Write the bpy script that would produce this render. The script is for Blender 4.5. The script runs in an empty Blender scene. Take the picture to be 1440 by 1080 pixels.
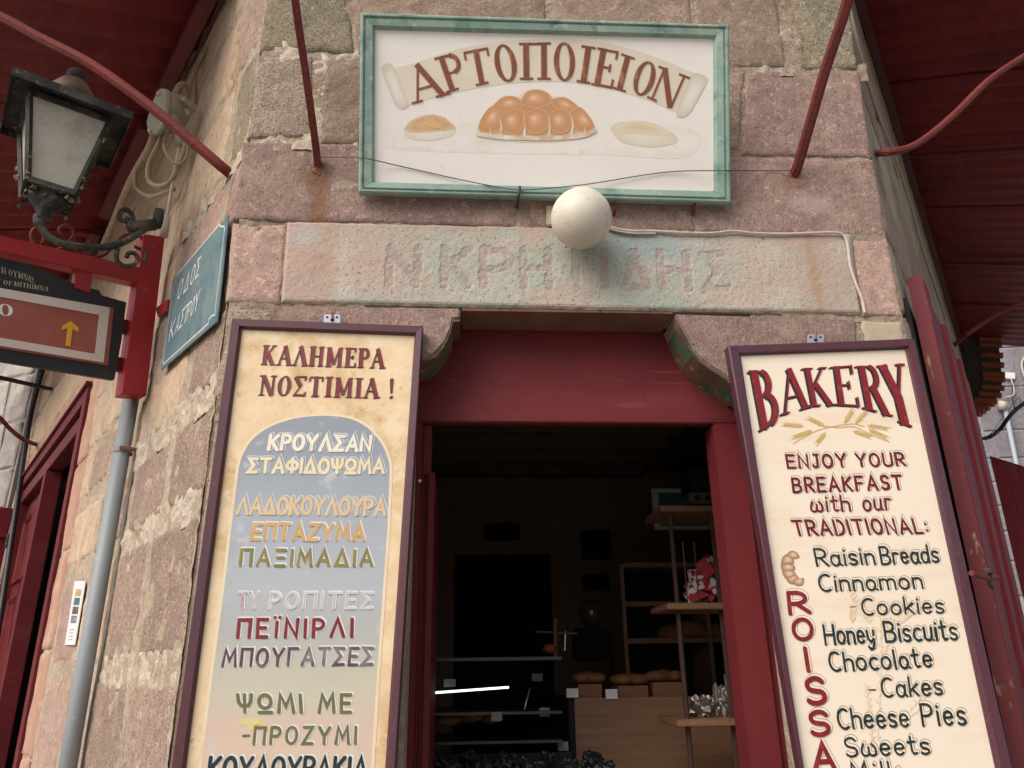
import bpy, bmesh, math, random
from mathutils import Vector, Matrix, noise
random.seed(7)
R = math.radians
sc = bpy.context.scene
COL = sc.collection

# ------------------------------------------------------------------ camera
CX, CY, FPX = 720.0, 540.0, 1081.0
PITCH, ROLL = R(20.4), R(.79)
CAM = Vector((0, 0, 1.6))
cam_d = bpy.data.cameras.new('camera'); cam = bpy.data.objects.new('camera', cam_d); COL.objects.link(cam)
cam_d.sensor_fit = 'HORIZONTAL'; cam_d.sensor_width = 36.0; cam_d.lens = 36.0 * FPX / 1440.0
cam_d.clip_start = .02; cam_d.clip_end = 600
cam.matrix_world = Matrix.Translation(CAM) @ Matrix.Rotation(R(90) + PITCH, 4, 'X') @ Matrix.Rotation(-ROLL, 4, 'Z')
sc.camera = cam
CAMROT = cam.matrix_world.to_3x3()

# ------------------------------------------------------------------ light
SUN_EL, SUN_AZ = 42.0, 222.0          # azimuth clockwise from +Y
w = bpy.data.worlds.new('World'); sc.world = w; w.use_nodes = True
wn = w.node_tree; bg = wn.nodes['Background']
sky = wn.nodes.new('ShaderNodeTexSky'); sky.sky_type = 'NISHITA'; sky.sun_disc = False
sky.sun_elevation = R(SUN_EL); sky.sun_rotation = R(SUN_AZ); sky.dust_density = 3.0; sky.air_density = .8
hsv = wn.nodes.new('ShaderNodeHueSaturation'); hsv.inputs['Saturation'].default_value = .5; wn.links.new(sky.outputs[0], hsv.inputs['Color'])   # hazy pale sky
wn.links.new(hsv.outputs[0], bg.inputs[0]); bg.inputs[1].default_value = .105
sun_d = bpy.data.lights.new('sun', 'SUN'); sun_d.energy = 2.1; sun_d.angle = R(48); sun_d.color = (1, .90, .79)
sun = bpy.data.objects.new('sun', sun_d); COL.objects.link(sun)
sd = Vector((math.sin(R(SUN_AZ)) * math.cos(R(SUN_EL)), math.cos(R(SUN_AZ)) * math.cos(R(SUN_EL)), math.sin(R(SUN_EL))))
sun.rotation_euler = sd.to_track_quat('Z', 'Y').to_euler()
sc.view_settings.view_transform = 'Standard'; sc.view_settings.look = 'None'
sc.view_settings.exposure = 0.5; sc.view_settings.gamma = 1
sc.view_settings.use_curve_mapping = False
sc.cycles.max_bounces = 8

# ------------------------------------------------------------------ helpers
def ray(x, y):
    return (CAMROT @ Vector(((x - CX) / FPX, (CY - y) / FPX, -1)))
def at(x, y, t):                       # point seen at pixel, t metres deep
    return CAM + ray(x, y) * t

class Fr:
    """an upright (or tilted) working plane: u to the right, n outward, z up"""
    def __init__(s, o, u, z=(0, 0, 1)):
        s.o = Vector(o); s.u = Vector(u).normalized(); s.z = Vector(z).normalized(); s.n = s.u.cross(s.z)
        y = -s.n
        s.M = Matrix(((s.u.x, y.x, s.z.x, s.o.x), (s.u.y, y.y, s.z.y, s.o.y), (s.u.z, y.z, s.z.z, s.o.z), (0, 0, 0, 1)))
    def w(s, u, n, z): return s.o + s.u * u + s.n * n + s.z * z
    def px(s, x, y, n=0.0):            # world point where the line of sight meets the plane
        d = ray(x, y); t = ((s.o + s.n * n - CAM).dot(s.n)) / d.dot(s.n); return CAM + d * t
    def uz(s, x, y, n=0.0):
        p = s.px(x, y, n) - s.o; return p.dot(s.u), p.dot(s.z)
def azv(a): return Vector((math.sin(R(a)), math.cos(R(a)), 0))
F = Fr((0, 2.7, 0), azv(86.3))                         # bakery front
L = Fr(F.w(-1.073, 0, 0), -azv(-37.7))                 # left street wall (s = -u)
RW = Fr(F.w(1.568, 0, 0), azv(33.3))                   # right street wall
z0 = F.uz(505, 272, .06)[1]
SG = Fr(F.w(0, .06, z0), F.u, F.n * math.sin(R(17)) + Vector((0, 0, 1)) * math.cos(R(17)))   # tilted signboard
po = L.px(200, 440, .1); HS = Fr((po.x, po.y, 0), azv(40.6))    # hanging sign

# ---- materials
MATS = {}
def rgb(c): return (c[0], c[1], c[2], 1)
def mat(name, base, rough=.7, layers=(), bump=(), metallic=0, rnd=0.0, spec=.5, grad=None, attr=None, emit=None, mask=None, spots=(), coat=0, alpha=None, trans=0):
    """layers: (scale, colour, lo, hi[, stretch[, detail]]) noise masks; bump: (scale, strength, distance[, stretch])"""
    if name in MATS: return MATS[name]
    m = bpy.data.materials.new(name); m.use_nodes = True; nt = m.node_tree; N = nt.nodes; K = nt.links
    b = N['Principled BSDF']; b.inputs['Roughness'].default_value = rough; b.inputs['Metallic'].default_value = metallic
    b.inputs['Specular IOR Level'].default_value = spec
    if coat: b.inputs['Coat Weight'].default_value = coat; b.inputs['Coat Roughness'].default_value = .2
    if trans: b.inputs['Transmission Weight'].default_value = trans
    if alpha is not None: b.inputs['Alpha'].default_value = alpha
    tc = N.new('ShaderNodeTexCoord')
    def coords(st):
        if not st: return tc.outputs['Object']
        mp = N.new('ShaderNodeMapping'); mp.inputs['Scale'].default_value = st; K.new(tc.outputs['Object'], mp.inputs[0]); return mp.outputs[0]
    c = N.new('ShaderNodeRGB'); c.outputs[0].default_value = rgb(base); cur = c.outputs[0]
    if attr:
        a = N.new('ShaderNodeAttribute'); a.attribute_name = attr; cur = a.outputs['Color']
    if grad:                            # (axis, [(pos,colour),...], lo, hi) real painted colour bands in object space
        sp = N.new('ShaderNodeSeparateXYZ'); K.new(tc.outputs['Object'], sp.inputs[0])
        nn = N.new('ShaderNodeTexNoise'); nn.inputs['Scale'].default_value = 5; K.new(tc.outputs['Object'], nn.inputs['Vector'])
        ad = N.new('ShaderNodeMath'); ad.operation = 'MULTIPLY_ADD'; ad.inputs[1].default_value = .22 * (grad[3] - grad[2]) if len(grad) < 5 else grad[4]
        K.new(nn.outputs['Fac'], ad.inputs[0]); K.new(sp.outputs['XYZ'.index(grad[0])], ad.inputs[2])
        mr = N.new('ShaderNodeMapRange'); mr.inputs['From Min'].default_value = grad[2]; mr.inputs['From Max'].default_value = grad[3]
        K.new(ad.outputs[0], mr.inputs['Value'])
        cr = N.new('ShaderNodeValToRGB'); els = cr.color_ramp.elements
        while len(els) < len(grad[1]): els.new(.5)
        for e, (p, cc) in zip(els, grad[1]): e.position = p; e.color = rgb(cc)
        K.new(mr.outputs[0], cr.inputs[0]); cur = cr.outputs[0]
    for i, ly in enumerate(layers):
        s, cc, lo, hi = ly[:4]; st = ly[4] if len(ly) > 4 else None; dt = ly[5] if len(ly) > 5 else 5
        if dt == 'v':
            n = N.new('ShaderNodeTexVoronoi'); n.inputs['Scale'].default_value = s; out = n.outputs['Distance']
        else:
            n = N.new('ShaderNodeTexNoise'); n.inputs['Scale'].default_value = s; n.inputs['Detail'].default_value = dt; n.inputs['Roughness'].default_value = .62; out = n.outputs['Fac']
        K.new(coords(st), n.inputs['Vector'])
        mr = N.new('ShaderNodeMapRange'); mr.inputs['From Min'].default_value = lo; mr.inputs['From Max'].default_value = hi
        K.new(out, mr.inputs['Value'])
        mx = N.new('ShaderNodeMix'); mx.data_type = 'RGBA'; K.new(mr.outputs[0], mx.inputs[0]); K.new(cur, mx.inputs[6]); mx.inputs[7].default_value = rgb(cc)
        cur = mx.outputs[2]
    if spots:                           # stains and washes of a shape of their own: (x, z, rx, rz, colour, softness, strength)
        sp = N.new('ShaderNodeSeparateXYZ'); K.new(tc.outputs['Object'], sp.inputs[0])
        nn = N.new('ShaderNodeTexNoise'); nn.inputs['Scale'].default_value = 16; nn.inputs['Detail'].default_value = 6; K.new(tc.outputs['Object'], nn.inputs['Vector'])
        def mt_(op, a, b, c=None):
            q = N.new('ShaderNodeMath'); q.operation = op
            for i, v in enumerate((a, b, c)):
                if v is None: continue
                if isinstance(v, (int, float)): q.inputs[i].default_value = v
                else: K.new(v, q.inputs[i])
            return q.outputs[0]
        for x_, z_, rx, rz, cc, sf, stn in spots:
            ax = mt_('POWER', mt_('ABSOLUTE', mt_('MULTIPLY_ADD', sp.outputs[0], 1 / rx, -x_ / rx), 0), 2); az_ = mt_('POWER', mt_('ABSOLUTE', mt_('MULTIPLY_ADD', sp.outputs[2], 1 / rz, -z_ / rz), 0), 2)
            d = mt_('ADD', mt_('POWER', mt_('ADD', ax, az_), .5), mt_('MULTIPLY_ADD', nn.outputs['Fac'], 1.6, -.8))
            mr = N.new('ShaderNodeMapRange'); mr.inputs['From Min'].default_value = 1 + sf; mr.inputs['From Max'].default_value = 1 - sf; mr.inputs['To Max'].default_value = stn; K.new(d, mr.inputs['Value'])
            mx = N.new('ShaderNodeMix'); mx.data_type = 'RGBA'; K.new(mr.outputs[0], mx.inputs[0]); K.new(cur, mx.inputs[6]); mx.inputs[7].default_value = rgb(cc); cur = mx.outputs[2]
    if mask:
        a = N.new('ShaderNodeAttribute'); a.attribute_name = mask[0]; mx = N.new('ShaderNodeMix'); mx.data_type = 'RGBA'; K.new(a.outputs['Fac'], mx.inputs[0]); K.new(cur, mx.inputs[6]); mx.inputs[7].default_value = rgb(mask[1]); cur = mx.outputs[2]
    if rnd:
        oi = N.new('ShaderNodeObjectInfo'); hs = N.new('ShaderNodeHueSaturation')
        mr = N.new('ShaderNodeMapRange'); mr.inputs['To Min'].default_value = 1 - rnd; mr.inputs['To Max'].default_value = 1 + rnd
        K.new(oi.outputs['Random'], mr.inputs['Value']); K.new(mr.outputs[0], hs.inputs['Value']); K.new(cur, hs.inputs['Color']); cur = hs.outputs[0]
    if emit:
        b.inputs['Emission Color'].default_value = rgb(emit[:3]); b.inputs['Emission Strength'].default_value = emit[3]
    K.new(cur, b.inputs['Base Color'])
    prev = None
    for bp in bump:
        s, stg, dist = bp[:3]; st = bp[3] if len(bp) > 3 else None
        if len(bp) > 4:
            n = N.new('ShaderNodeTexVoronoi'); out = n.outputs['Distance']
        else:
            n = N.new('ShaderNodeTexNoise'); n.inputs['Detail'].default_value = 8; n.inputs['Roughness'].default_value = .65; out = n.outputs['Fac']
        n.inputs['Scale'].default_value = s; K.new(coords(st), n.inputs['Vector'])
        bn = N.new('ShaderNodeBump'); bn.inputs['Strength'].default_value = stg; bn.inputs['Distance'].default_value = dist
        K.new(out, bn.inputs['Height'])
        if prev: K.new(prev, bn.inputs['Normal'])
        prev = bn.outputs[0]
    if prev: K.new(prev, b.inputs['Normal'])
    MATS[name] = m; return m

# ---- objects
def tag(o, label=None, cat=None, group=None, kind=None):
    if label: o['label'] = label
    if cat: o['category'] = cat
    if group: o['group'] = group
    if kind: o['kind'] = kind
    return o
def thing(name, frame, base, label=None, cat=None, group=None, kind=None):
    """Empty at the thing's base, axes of the frame it stands on"""
    o = bpy.data.objects.new(name, None); o.empty_display_size = .1; COL.objects.link(o)
    M = (frame.M if frame else Matrix.Identity(4)).copy(); M.translation = Vector(base)
    o.matrix_world = M; o['_M'] = [v for r in M for v in r]
    return tag(o, label, cat, group, kind)
XF = {}
def getM(o):
    v = o['_M']; return Matrix((v[0:4], v[4:8], v[8:12], v[12:16]))
def link(name, me, M_or_parent, mt, kind=None, smooth=False):
    """mesh data is in world coordinates; parent = thing, or a Matrix for a top-level mesh"""
    o = bpy.data.objects.new(name, me)
    if isinstance(M_or_parent, Matrix):
        M = M_or_parent; o.matrix_world = M
    else:
        M = getM(M_or_parent); o.parent = M_or_parent
    me.transform(M.inverted())
    o['_M'] = [v for r in M for v in r]
    COL.objects.link(o)
    if mt: me.materials.append(mt)
    if smooth: me.shade_smooth()
    if kind: o['kind'] = kind
    return o
class MB:
    def __init__(s): s.v = []; s.f = []; s.c = []
    def add(s, vs, fs, cols=None):
        k = len(s.v); s.v += [Vector(v) for v in vs]; s.f += [tuple(i + k for i in f) for f in fs]
        if cols: s.c += cols
        return s
    def prism(s, poly, d):             # poly world points, extruded by vector d
        n = len(poly); d = Vector(d)
        return s.add(list(poly) + [Vector(p) + d for p in poly], [tuple(range(n)), tuple(range(2 * n - 1, n - 1, -1))] + [(i, i + n, (i + 1) % n + n, (i + 1) % n) for i in range(n)])
    def boxf(s, fr, u0, u1, n0, n1, za, zb):
        p = [fr.w(u0, n1, za), fr.w(u1, n1, za), fr.w(u1, n1, zb), fr.w(u0, n1, zb)]
        return s.prism(p, fr.n * (n0 - n1))
    def tube(s, pts, r, seg=10, cap=True, flat=1.0):
        pts = [Vector(p) for p in pts]; n = len(pts); rs = r if isinstance(r, (list, tuple)) else [r] * n
        up = Vector((0, 0, 1)); t0 = (pts[1] - pts[0]).normalized()
        a = t0.cross(up); a = a.normalized() if a.length > .05 else t0.cross(Vector((1, 0, 0))).normalized()
        vs = []; fs = []
        for i, p in enumerate(pts):
            t = (pts[min(i + 1, n - 1)] - pts[max(i - 1, 0)]).normalized()
            a = (a - t * a.dot(t)).normalized(); b = t.cross(a)
            for j in range(seg):
                q = 2 * math.pi * (j + .5) / seg; vs.append(p + a * (math.cos(q) * rs[i]) + b * (math.sin(q) * rs[i] * flat))
        for i in range(n - 1):
            for j in range(seg):
                k = (j + 1) % seg; fs.append((i * seg + j, i * seg + k, (i + 1) * seg + k, (i + 1) * seg + j))
        if cap: fs.append(tuple(range(seg - 1, -1, -1))); fs.append(tuple((n - 1) * seg + j for j in range(seg)))
        return s.add(vs, fs)
    def sphere(s, c, r, nu=24, nv=14, sx=(1, 1, 1), rot=None):
        c = Vector(c); vs = []; fs = []
        for i in range(nv + 1):
            th = math.pi * i / nv
            for j in range(nu):
                ph = 2 * math.pi * j / nu
                v = Vector((math.sin(th) * math.cos(ph) * sx[0], math.sin(th) * math.sin(ph) * sx[1], math.cos(th) * sx[2])) * r
                if rot: v = rot @ v
                vs.append(c + v)
        for i in range(nv):
            for j in range(nu):
                k = (j + 1) % nu; fs.append((i * nu + j, (i + 1) * nu + j, (i + 1) * nu + k, i * nu + k))
        return s.add(vs, fs)
    def mesh(s):
        me = bpy.data.meshes.new('m'); me.from_pydata([tuple(v) for v in s.v], [], s.f)
        if s.c:
            a = me.color_attributes.new('col', 'FLOAT_COLOR', 'POINT')
            for i, c in enumerate(s.c): a.data[i].color = (c[0], c[1], c[2], 1)
        me.update(); return me
    def build(s, name, mt, par, smooth=False, kind=None, bev=0, seg=2):
        me = s.mesh()
        bm = bmesh.new(); bm.from_mesh(me)
        bmesh.ops.remove_doubles(bm, verts=bm.verts, dist=1e-6)
        if not s.c and len(s.v) < 60000 and not getattr(s, 'open', False): bmesh.ops.recalc_face_normals(bm, faces=bm.faces)
        if bev: bmesh.ops.bevel(bm, geom=[e for e in bm.edges if len(e.link_faces) == 2 and e.calc_face_angle(0) > .6], offset=bev, segments=seg, affect='EDGES', clamp_overlap=True)
        bm.to_mesh(me); bm.free()
        return link(name, me, par, mt, kind, smooth)
def spline(pts, k=6):
    pts = [Vector(p) for p in pts]; out = []
    P = [pts[0] * 2 - pts[1]] + pts + [pts[-1] * 2 - pts[-2]]
    for i in range(1, len(P) - 2):
        for j in range(k):
            t = j / k; a, b, c, d = P[i - 1], P[i], P[i + 1], P[i + 2]
            out.append(.5 * ((2 * b) + (c - a) * t + (2 * a - 5 * b + 4 * c - d) * t * t + (3 * b - a - 3 * c + d) * t ** 3))
    out.append(pts[-1]); return out
def top(frame, p):                      # matrix for a top-level mesh standing at p
    M = (frame.M if frame else Matrix.Identity(4)).copy(); M.translation = Vector(p); return M
def moulding(fr, O, I, n0, prof, par, mt, name='frame_rail', thick=.03, labels=None):
    """four mitred rails between outer and inner corners (world points on the plane), prof = [(t, height)]"""
    for k in range(4):
        a, b = O[k], O[(k + 1) % 4]; c, d = I[k], I[(k + 1) % 4]
        mb = MB(); row0 = []; row1 = []
        for t, h in [(0, -thick)] + list(prof) + [(1, -thick)]:
            row0.append(a.lerp(c, t) + fr.n * (n0 + h)); row1.append(b.lerp(d, t) + fr.n * (n0 + h))
        eps = (b - a).normalized() * .0006
        row0 = [p + eps for p in row0]; row1 = [p - eps for p in row1]
        n = len(row0); vs = row0 + row1; fs = [(i, i + 1, n + i + 1, n + i) for i in range(n - 1)] + [(n - 1, 0, n, 2 * n - 1)]
        fs += [tuple(range(n)), tuple(range(2 * n - 1, n - 1, -1))]
        mb.add(vs, fs); mb.build(name, mt, par)

# ------------------------------------------------------------------ stroke lettering
def arc(cx, cy, rx, ry, a0, a1, n=14): return [(cx + rx * math.cos(R(a0 + (a1 - a0) * i / n)), cy + ry * math.sin(R(a0 + (a1 - a0) * i / n))) for i in range(n + 1)]
BR = {}
def g(ch, adv, *st): BR[ch] = (adv, st)
g('A', .62, [(0, 0), (.31, 1), (.62, 0)], [(.12, .33), (.5, .33)])
g('Λ', .62, [(0, 0), (.31, 1), (.62, 0)])
g('Δ', .66, [(.02, .02), (.33, 1), (.64, .02), (.02, .02)])
g('B', .52, [(0, 0), (0, 1)], [(0, 1)] + arc(.22, .76, .24, .24, 90, -90) + [(0, .52)], [(0, .52)] + arc(.25, .26, .27, .26, 90, -90) + [(0, 0)])
g('Γ', .48, [(0, 0), (0, 1), (.48, 1)])
g('E', .46, [(.46, 0), (0, 0), (0, 1), (.46, 1)], [(0, .52), (.38, .52)])
g('F', .46, [(0, 0), (0, 1), (.46, 1)], [(0, .52), (.38, .52)])
g('Z', .52, [(.02, 1), (.5, 1), (0, 0), (.52, 0)])
g('H', .56, [(0, 0), (0, 1)], [(.56, 0), (.56, 1)], [(0, .5), (.56, .5)])
g('I', .02, [(.01, 0), (.01, 1)])
g('Ï', .12, [(.06, 0), (.06, .86)], [(-.06, 1.12), (-.055, 1.13)], [(.18, 1.12), (.185, 1.13)])
g('K', .52, [(0, 0), (0, 1)], [(.5, 1), (.02, .42)], [(.14, .56), (.52, 0)])
g('M', .72, [(0, 0), (.1, 1), (.36, .32), (.62, 1), (.72, 0)])
g('N', .56, [(0, 0), (.02, 1), (.54, 0), (.56, 1)])
g('Ξ', .5, [(.02, 1), (.48, 1)], [(.08, .52), (.42, .52)], [(0, 0), (.5, 0)])
g('O', .58, arc(.29, .5, .29, .5, 90, 450, 26))
g('Π', .56, [(0, 0), (0, 1), (.56, 1), (.56, 0)])
g('P', .48, [(0, 0), (0, 1)], [(0, 1)] + arc(.2, .73, .28, .27, 90, -90) + [(0, .46)])
g('R', .5, [(0, 0), (0, 1)], [(0, 1)] + arc(.2, .73, .28, .27, 90, -90) + [(0, .46)], [(.2, .46), (.52, 0)])
g('Σ', .54, [(.52, .98), (.02, 1), (.34, .52), (0, 0), (.54, .02)])
g('S', .48, [(.46, .84)] + arc(.25, .75, .22, .25, 50, 260, 12) + [(.3, .47)] + arc(.24, .25, .24, .25, 60, -150, 12))
g('T', .58, [(0, 1), (.58, 1)], [(.29, 1), (.29, 0)])
g('Y', .58, [(0, 1), (.29, .45), (.58, 1)], [(.29, .45), (.29, 0)])
g('Φ', .66, [(.33, 0), (.33, 1)], arc(.33, .5, .33, .3, 90, 450, 24))
g('Ψ', .66, [(.33, 0), (.33, 1)], [(0, 1), (.03, .62), (.14, .4), (.33, .33), (.52, .4), (.63, .62), (.66, 1)])
g('Ω', .6, arc(.3, .62, .29, .38, 90, 450, 24), [(0, 0), (.6, 0)])
g('J', .4, [(.12, 1), (.4, 1)], [(.32, 1), (.32, .25)] + arc(.17, .22, .15, .22, 0, -160, 8))
g('U', .54, [(0, 1), (0, .3)] + arc(.27, .27, .27, .27, 180, 360, 12) + [(.54, 1)])
g('D', .56, [(0, 0), (0, 1)], [(0, 1)] + arc(.22, .5, .34, .5, 90, -90, 16) + [(0, 0)])
g('L', .42, [(0, 1), (0, 0), (.42, 0)])
g('C', .5, arc(.3, .5, .29, .5, 55, 305, 20))
g('Θ', .6, arc(.3, .5, .3, .5, 90, 450, 26), [(.12, .5), (.48, .5)])
g('!', .1, [(.06, 1), (.04, .3)], [(.03, .02), (.035, .025)])
g(':', .06, [(.03, .6), (.035, .61)], [(.03, .15), (.035, .16)])
g('-', .26, [(0, .45), (.26, .47)])
X = .62
g('a', .42, arc(.19, .3, .19, .31, 50, 410, 20), [(.4, .6), (.38, .12), (.46, 0)])
g('i', .04, [(.02, 0), (.02, X)], [(.02, .86), (.025, .87)])
g('s', .34, [(.32, .55)] + arc(.17, .47, .15, .15, 50, 260, 9) + [(.2, .3)] + arc(.16, .15, .17, .15, 60, -150, 9))
g('n', .38, [(0, 0), (0, X)], [(0, .42)] + arc(.19, .42, .19, .2, 180, 0, 10) + [(.38, 0)])
g('r', .26, [(0, 0), (0, X)], [(0, .4)] + arc(.17, .42, .17, .2, 170, 50, 7))
g('e', .4, [(.02, .32), (.38, .36)] + arc(.2, .32, .19, .31, 10, 320, 20))
g('d', .42, arc(.19, .3, .19, .31, 50, 410, 20), [(.4, 1), (.4, 0)])
g('b', .42, arc(.21, .3, .2, .31, 90, 450, 20), [(0, 1), (0, 0)])
g('p', .42, arc(.21, .32, .2, .3, 90, 450, 20), [(0, X), (0, -.3)])
g('o', .42, arc(.21, .31, .21, .31, 90, 450, 22))
g('k', .38, [(0, 0), (0, 1)], [(.36, X), (.02, .24)], [(.12, .36), (.38, 0)])
g('y', .4, [(0, X), (.03, .2), (.18, .04), (.36, .2)], [(.4, X), (.36, -.05), (.28, -.3), (.12, -.34), (.02, -.22)])
g('u', .4, [(0, X), (0, .2)] + arc(.18, .19, .18, .19, 180, 350, 9) + [(.38, X)], [(.38, X), (.38, .08), (.44, 0)])
g('t', .32, [(.14, .95), (.13, .15), (.2, .01), (.32, .06)], [(0, .64), (.3, .68)])
g('c', .36, arc(.22, .31, .21, .31, 55, 305, 16))
g('h', .4, [(0, 0), (0, 1)], [(0, .4)] + arc(.2, .42, .2, .2, 180, 0, 10) + [(.4, 0)])
g('l', .06, [(.03, 1), (.03, 0)])
g('m', .66, [(0, 0), (0, X)], [(0, .42)] + arc(.165, .42, .165, .2, 180, 0, 9) + [(.33, 0)], [(.33, .42)] + arc(.495, .42, .165, .2, 180, 0, 9) + [(.66, 0)])
g('w', .6, [(.1, X), (.0, .3)] + arc(.15, .18, .15, .18, 180, 350, 9) + [(.3, .45)], [(.3, .42)] + arc(.45, .18, .15, .18, 190, 360, 9) + [(.58, .42), (.46, X)])
GREEK = {'Α': 'A', 'Β': 'B', 'Ε': 'E', 'Ζ': 'Z', 'Η': 'H', 'Ι': 'I', 'Ϊ': 'Ï', 'Κ': 'K', 'Μ': 'M', 'Ν': 'N', 'Ο': 'O', 'Ρ': 'P', 'Τ': 'T', 'Υ': 'Y'}
def nz(t): return ''.join(GREEK.get(c, c) for c in t)
# serif set: strokes (halfwidth kind, points) plus serifs (x, y, half length)
SF = {}
def gs(ch, adv, st, ser): SF[ch] = (adv, st, ser)
T_, t_ = .17, .055
gs('A', .74, [(t_, [(.08, 0), (.36, 1)]), (T_, [(.33, 1), (.64, 0)]), (t_, [(.16, .34), (.52, .34)])], [(.08, 0, .12), (.64, 0, .16)])
gs('Λ', .74, [(t_, [(.08, 0), (.36, 1)]), (T_, [(.33, 1), (.64, 0)])], [(.08, 0, .12), (.64, 0, .16)])
gs('P', .6, [(T_, [(.16, 0), (.16, 1)]), (t_, [(.16, .97), (.36, .97)]), (.12, arc(.34, .73, .18, .24, 85, -85, 12)), (t_, [(.36, .49), (.16, .49)])], [(.16, 0, .17), (.13, 1, .14)])
gs('R', .68, [(T_, [(.16, 0), (.16, 1)]), (t_, [(.16, .97), (.36, .97)]), (.13, arc(.34, .75, .17, .22, 85, -85, 12)), (t_, [(.36, .52), (.16, .52)]), (T_, [(.36, .52), (.58, 0)])], [(.16, 0, .17), (.13, 1, .14), (.6, 0, .13)])
gs('B', .66, [(T_, [(.16, 0), (.16, 1)]), (t_, [(.16, .97), (.34, .97)]), (.13, arc(.32, .76, .17, .21, 85, -85, 12)), (t_, [(.16, .54), (.36, .54)]), (.14, arc(.34, .285, .22, .255, 85, -85, 12)), (t_, [(.16, .03), (.36, .03)])], [(.12, 0, .12), (.12, 1, .12)])
gs('T', .72, [(T_, [(.36, 0), (.36, 1)]), (t_, [(.04, .96), (.68, .96)]), (t_, [(.05, .98), (.05, .76)]), (t_, [(.67, .98), (.67, .76)])], [(.36, 0, .18)])
gs('O', .66, [('O', [(.33, .5, .3, .5)])], [])
gs('Π', .8, [(T_, [(.18, 0), (.18, 1)]), (T_, [(.62, 0), (.62, 1)]), (t_, [(.18, .97), (.62, .97)])], [(.18, 0, .17), (.62, 0, .17), (.18, 1, .17), (.62, 1, .17)])
gs('I', .38, [(T_, [(.19, 0), (.19, 1)])], [(.19, 0, .18), (.19, 1, .18)])
gs('E', .62, [(T_, [(.17, 0), (.17, 1)]), (t_, [(.17, .97), (.56, .97)]), (t_, [(.17, .03), (.58, .03)]), (t_, [(.17, .52), (.44, .52)]), (t_, [(.55, 1), (.55, .78)]), (t_, [(.58, 0), (.58, .24)]), (t_, [(.43, .62), (.43, .42)])], [(.13, 0, .13), (.13, 1, .13)])
gs('F', .6, [(T_, [(.17, 0), (.17, 1)]), (t_, [(.17, .97), (.56, .97)]), (t_, [(.17, .52), (.44, .52)]), (t_, [(.55, 1), (.55, .78)])], [(.15, 0, .16), (.13, 1, .13)])
gs('N', .8, [(t_, [(.14, 0), (.14, 1)]), (T_, [(.14, 1), (.64, 0)]), (t_, [(.66, 0), (.66, 1)])], [(.14, 0, .13), (.1, 1, .12), (.66, 1, .14)])
gs('K', .74, [(T_, [(.16, 0), (.16, 1)]), (t_, [(.6, 1), (.2, .45)]), (T_, [(.3, .58), (.6, 0)])], [(.16, 0, .17), (.16, 1, .16), (.6, 1, .12), (.62, 0, .13)])
gs('H', .78, [(T_, [(.16, 0), (.16, 1)]), (T_ * .8, [(.62, 0), (.62, 1)]), (t_, [(.16, .5), (.62, .5)])], [(.16, 0, .16), (.16, 1, .16), (.62, 0, .14), (.62, 1, .14)])
gs('M', .92, [(T_, [(.17, 0), (.17, 1)]), (.12, [(.17, 1), (.45, .12)]), (t_, [(.45, .12), (.72, 1)]), (T_ * .8, [(.76, 0), (.76, 1)])], [(.17, 0, .16), (.13, 1, .1), (.76, 0, .15), (.79, 1, .09)])
gs('Σ', .68, [(T_, [(.1, .97), (.38, .5)]), (t_, [(.1, .97), (.6, .97)]), (t_, [(.38, .5), (.08, .04)]), (.09, [(.06, .05), (.62, .05)]), (t_, [(.6, 1), (.6, .8)]), (t_, [(.62, 0), (.62, .22)])], [])
gs('Y', .7, [(T_, [(.12, 1), (.36, .45), (.36, 0)]), (t_, [(.62, 1), (.38, .48)])], [(.36, 0, .17), (.12, 1, .14), (.62, 1, .12)])
gs('Θ', .7, [('O', [(.35, .5, .31, .5)]), (t_, [(.2, .5), (.5, .5)])], [])
gs('!', .2, [('!', [(.1, 1), (.1, .3)]), ('.', [(.1, .06)])], [])
gs('-', .3, [(t_, [(.02, .4), (.28, .4)])], [])

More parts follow.
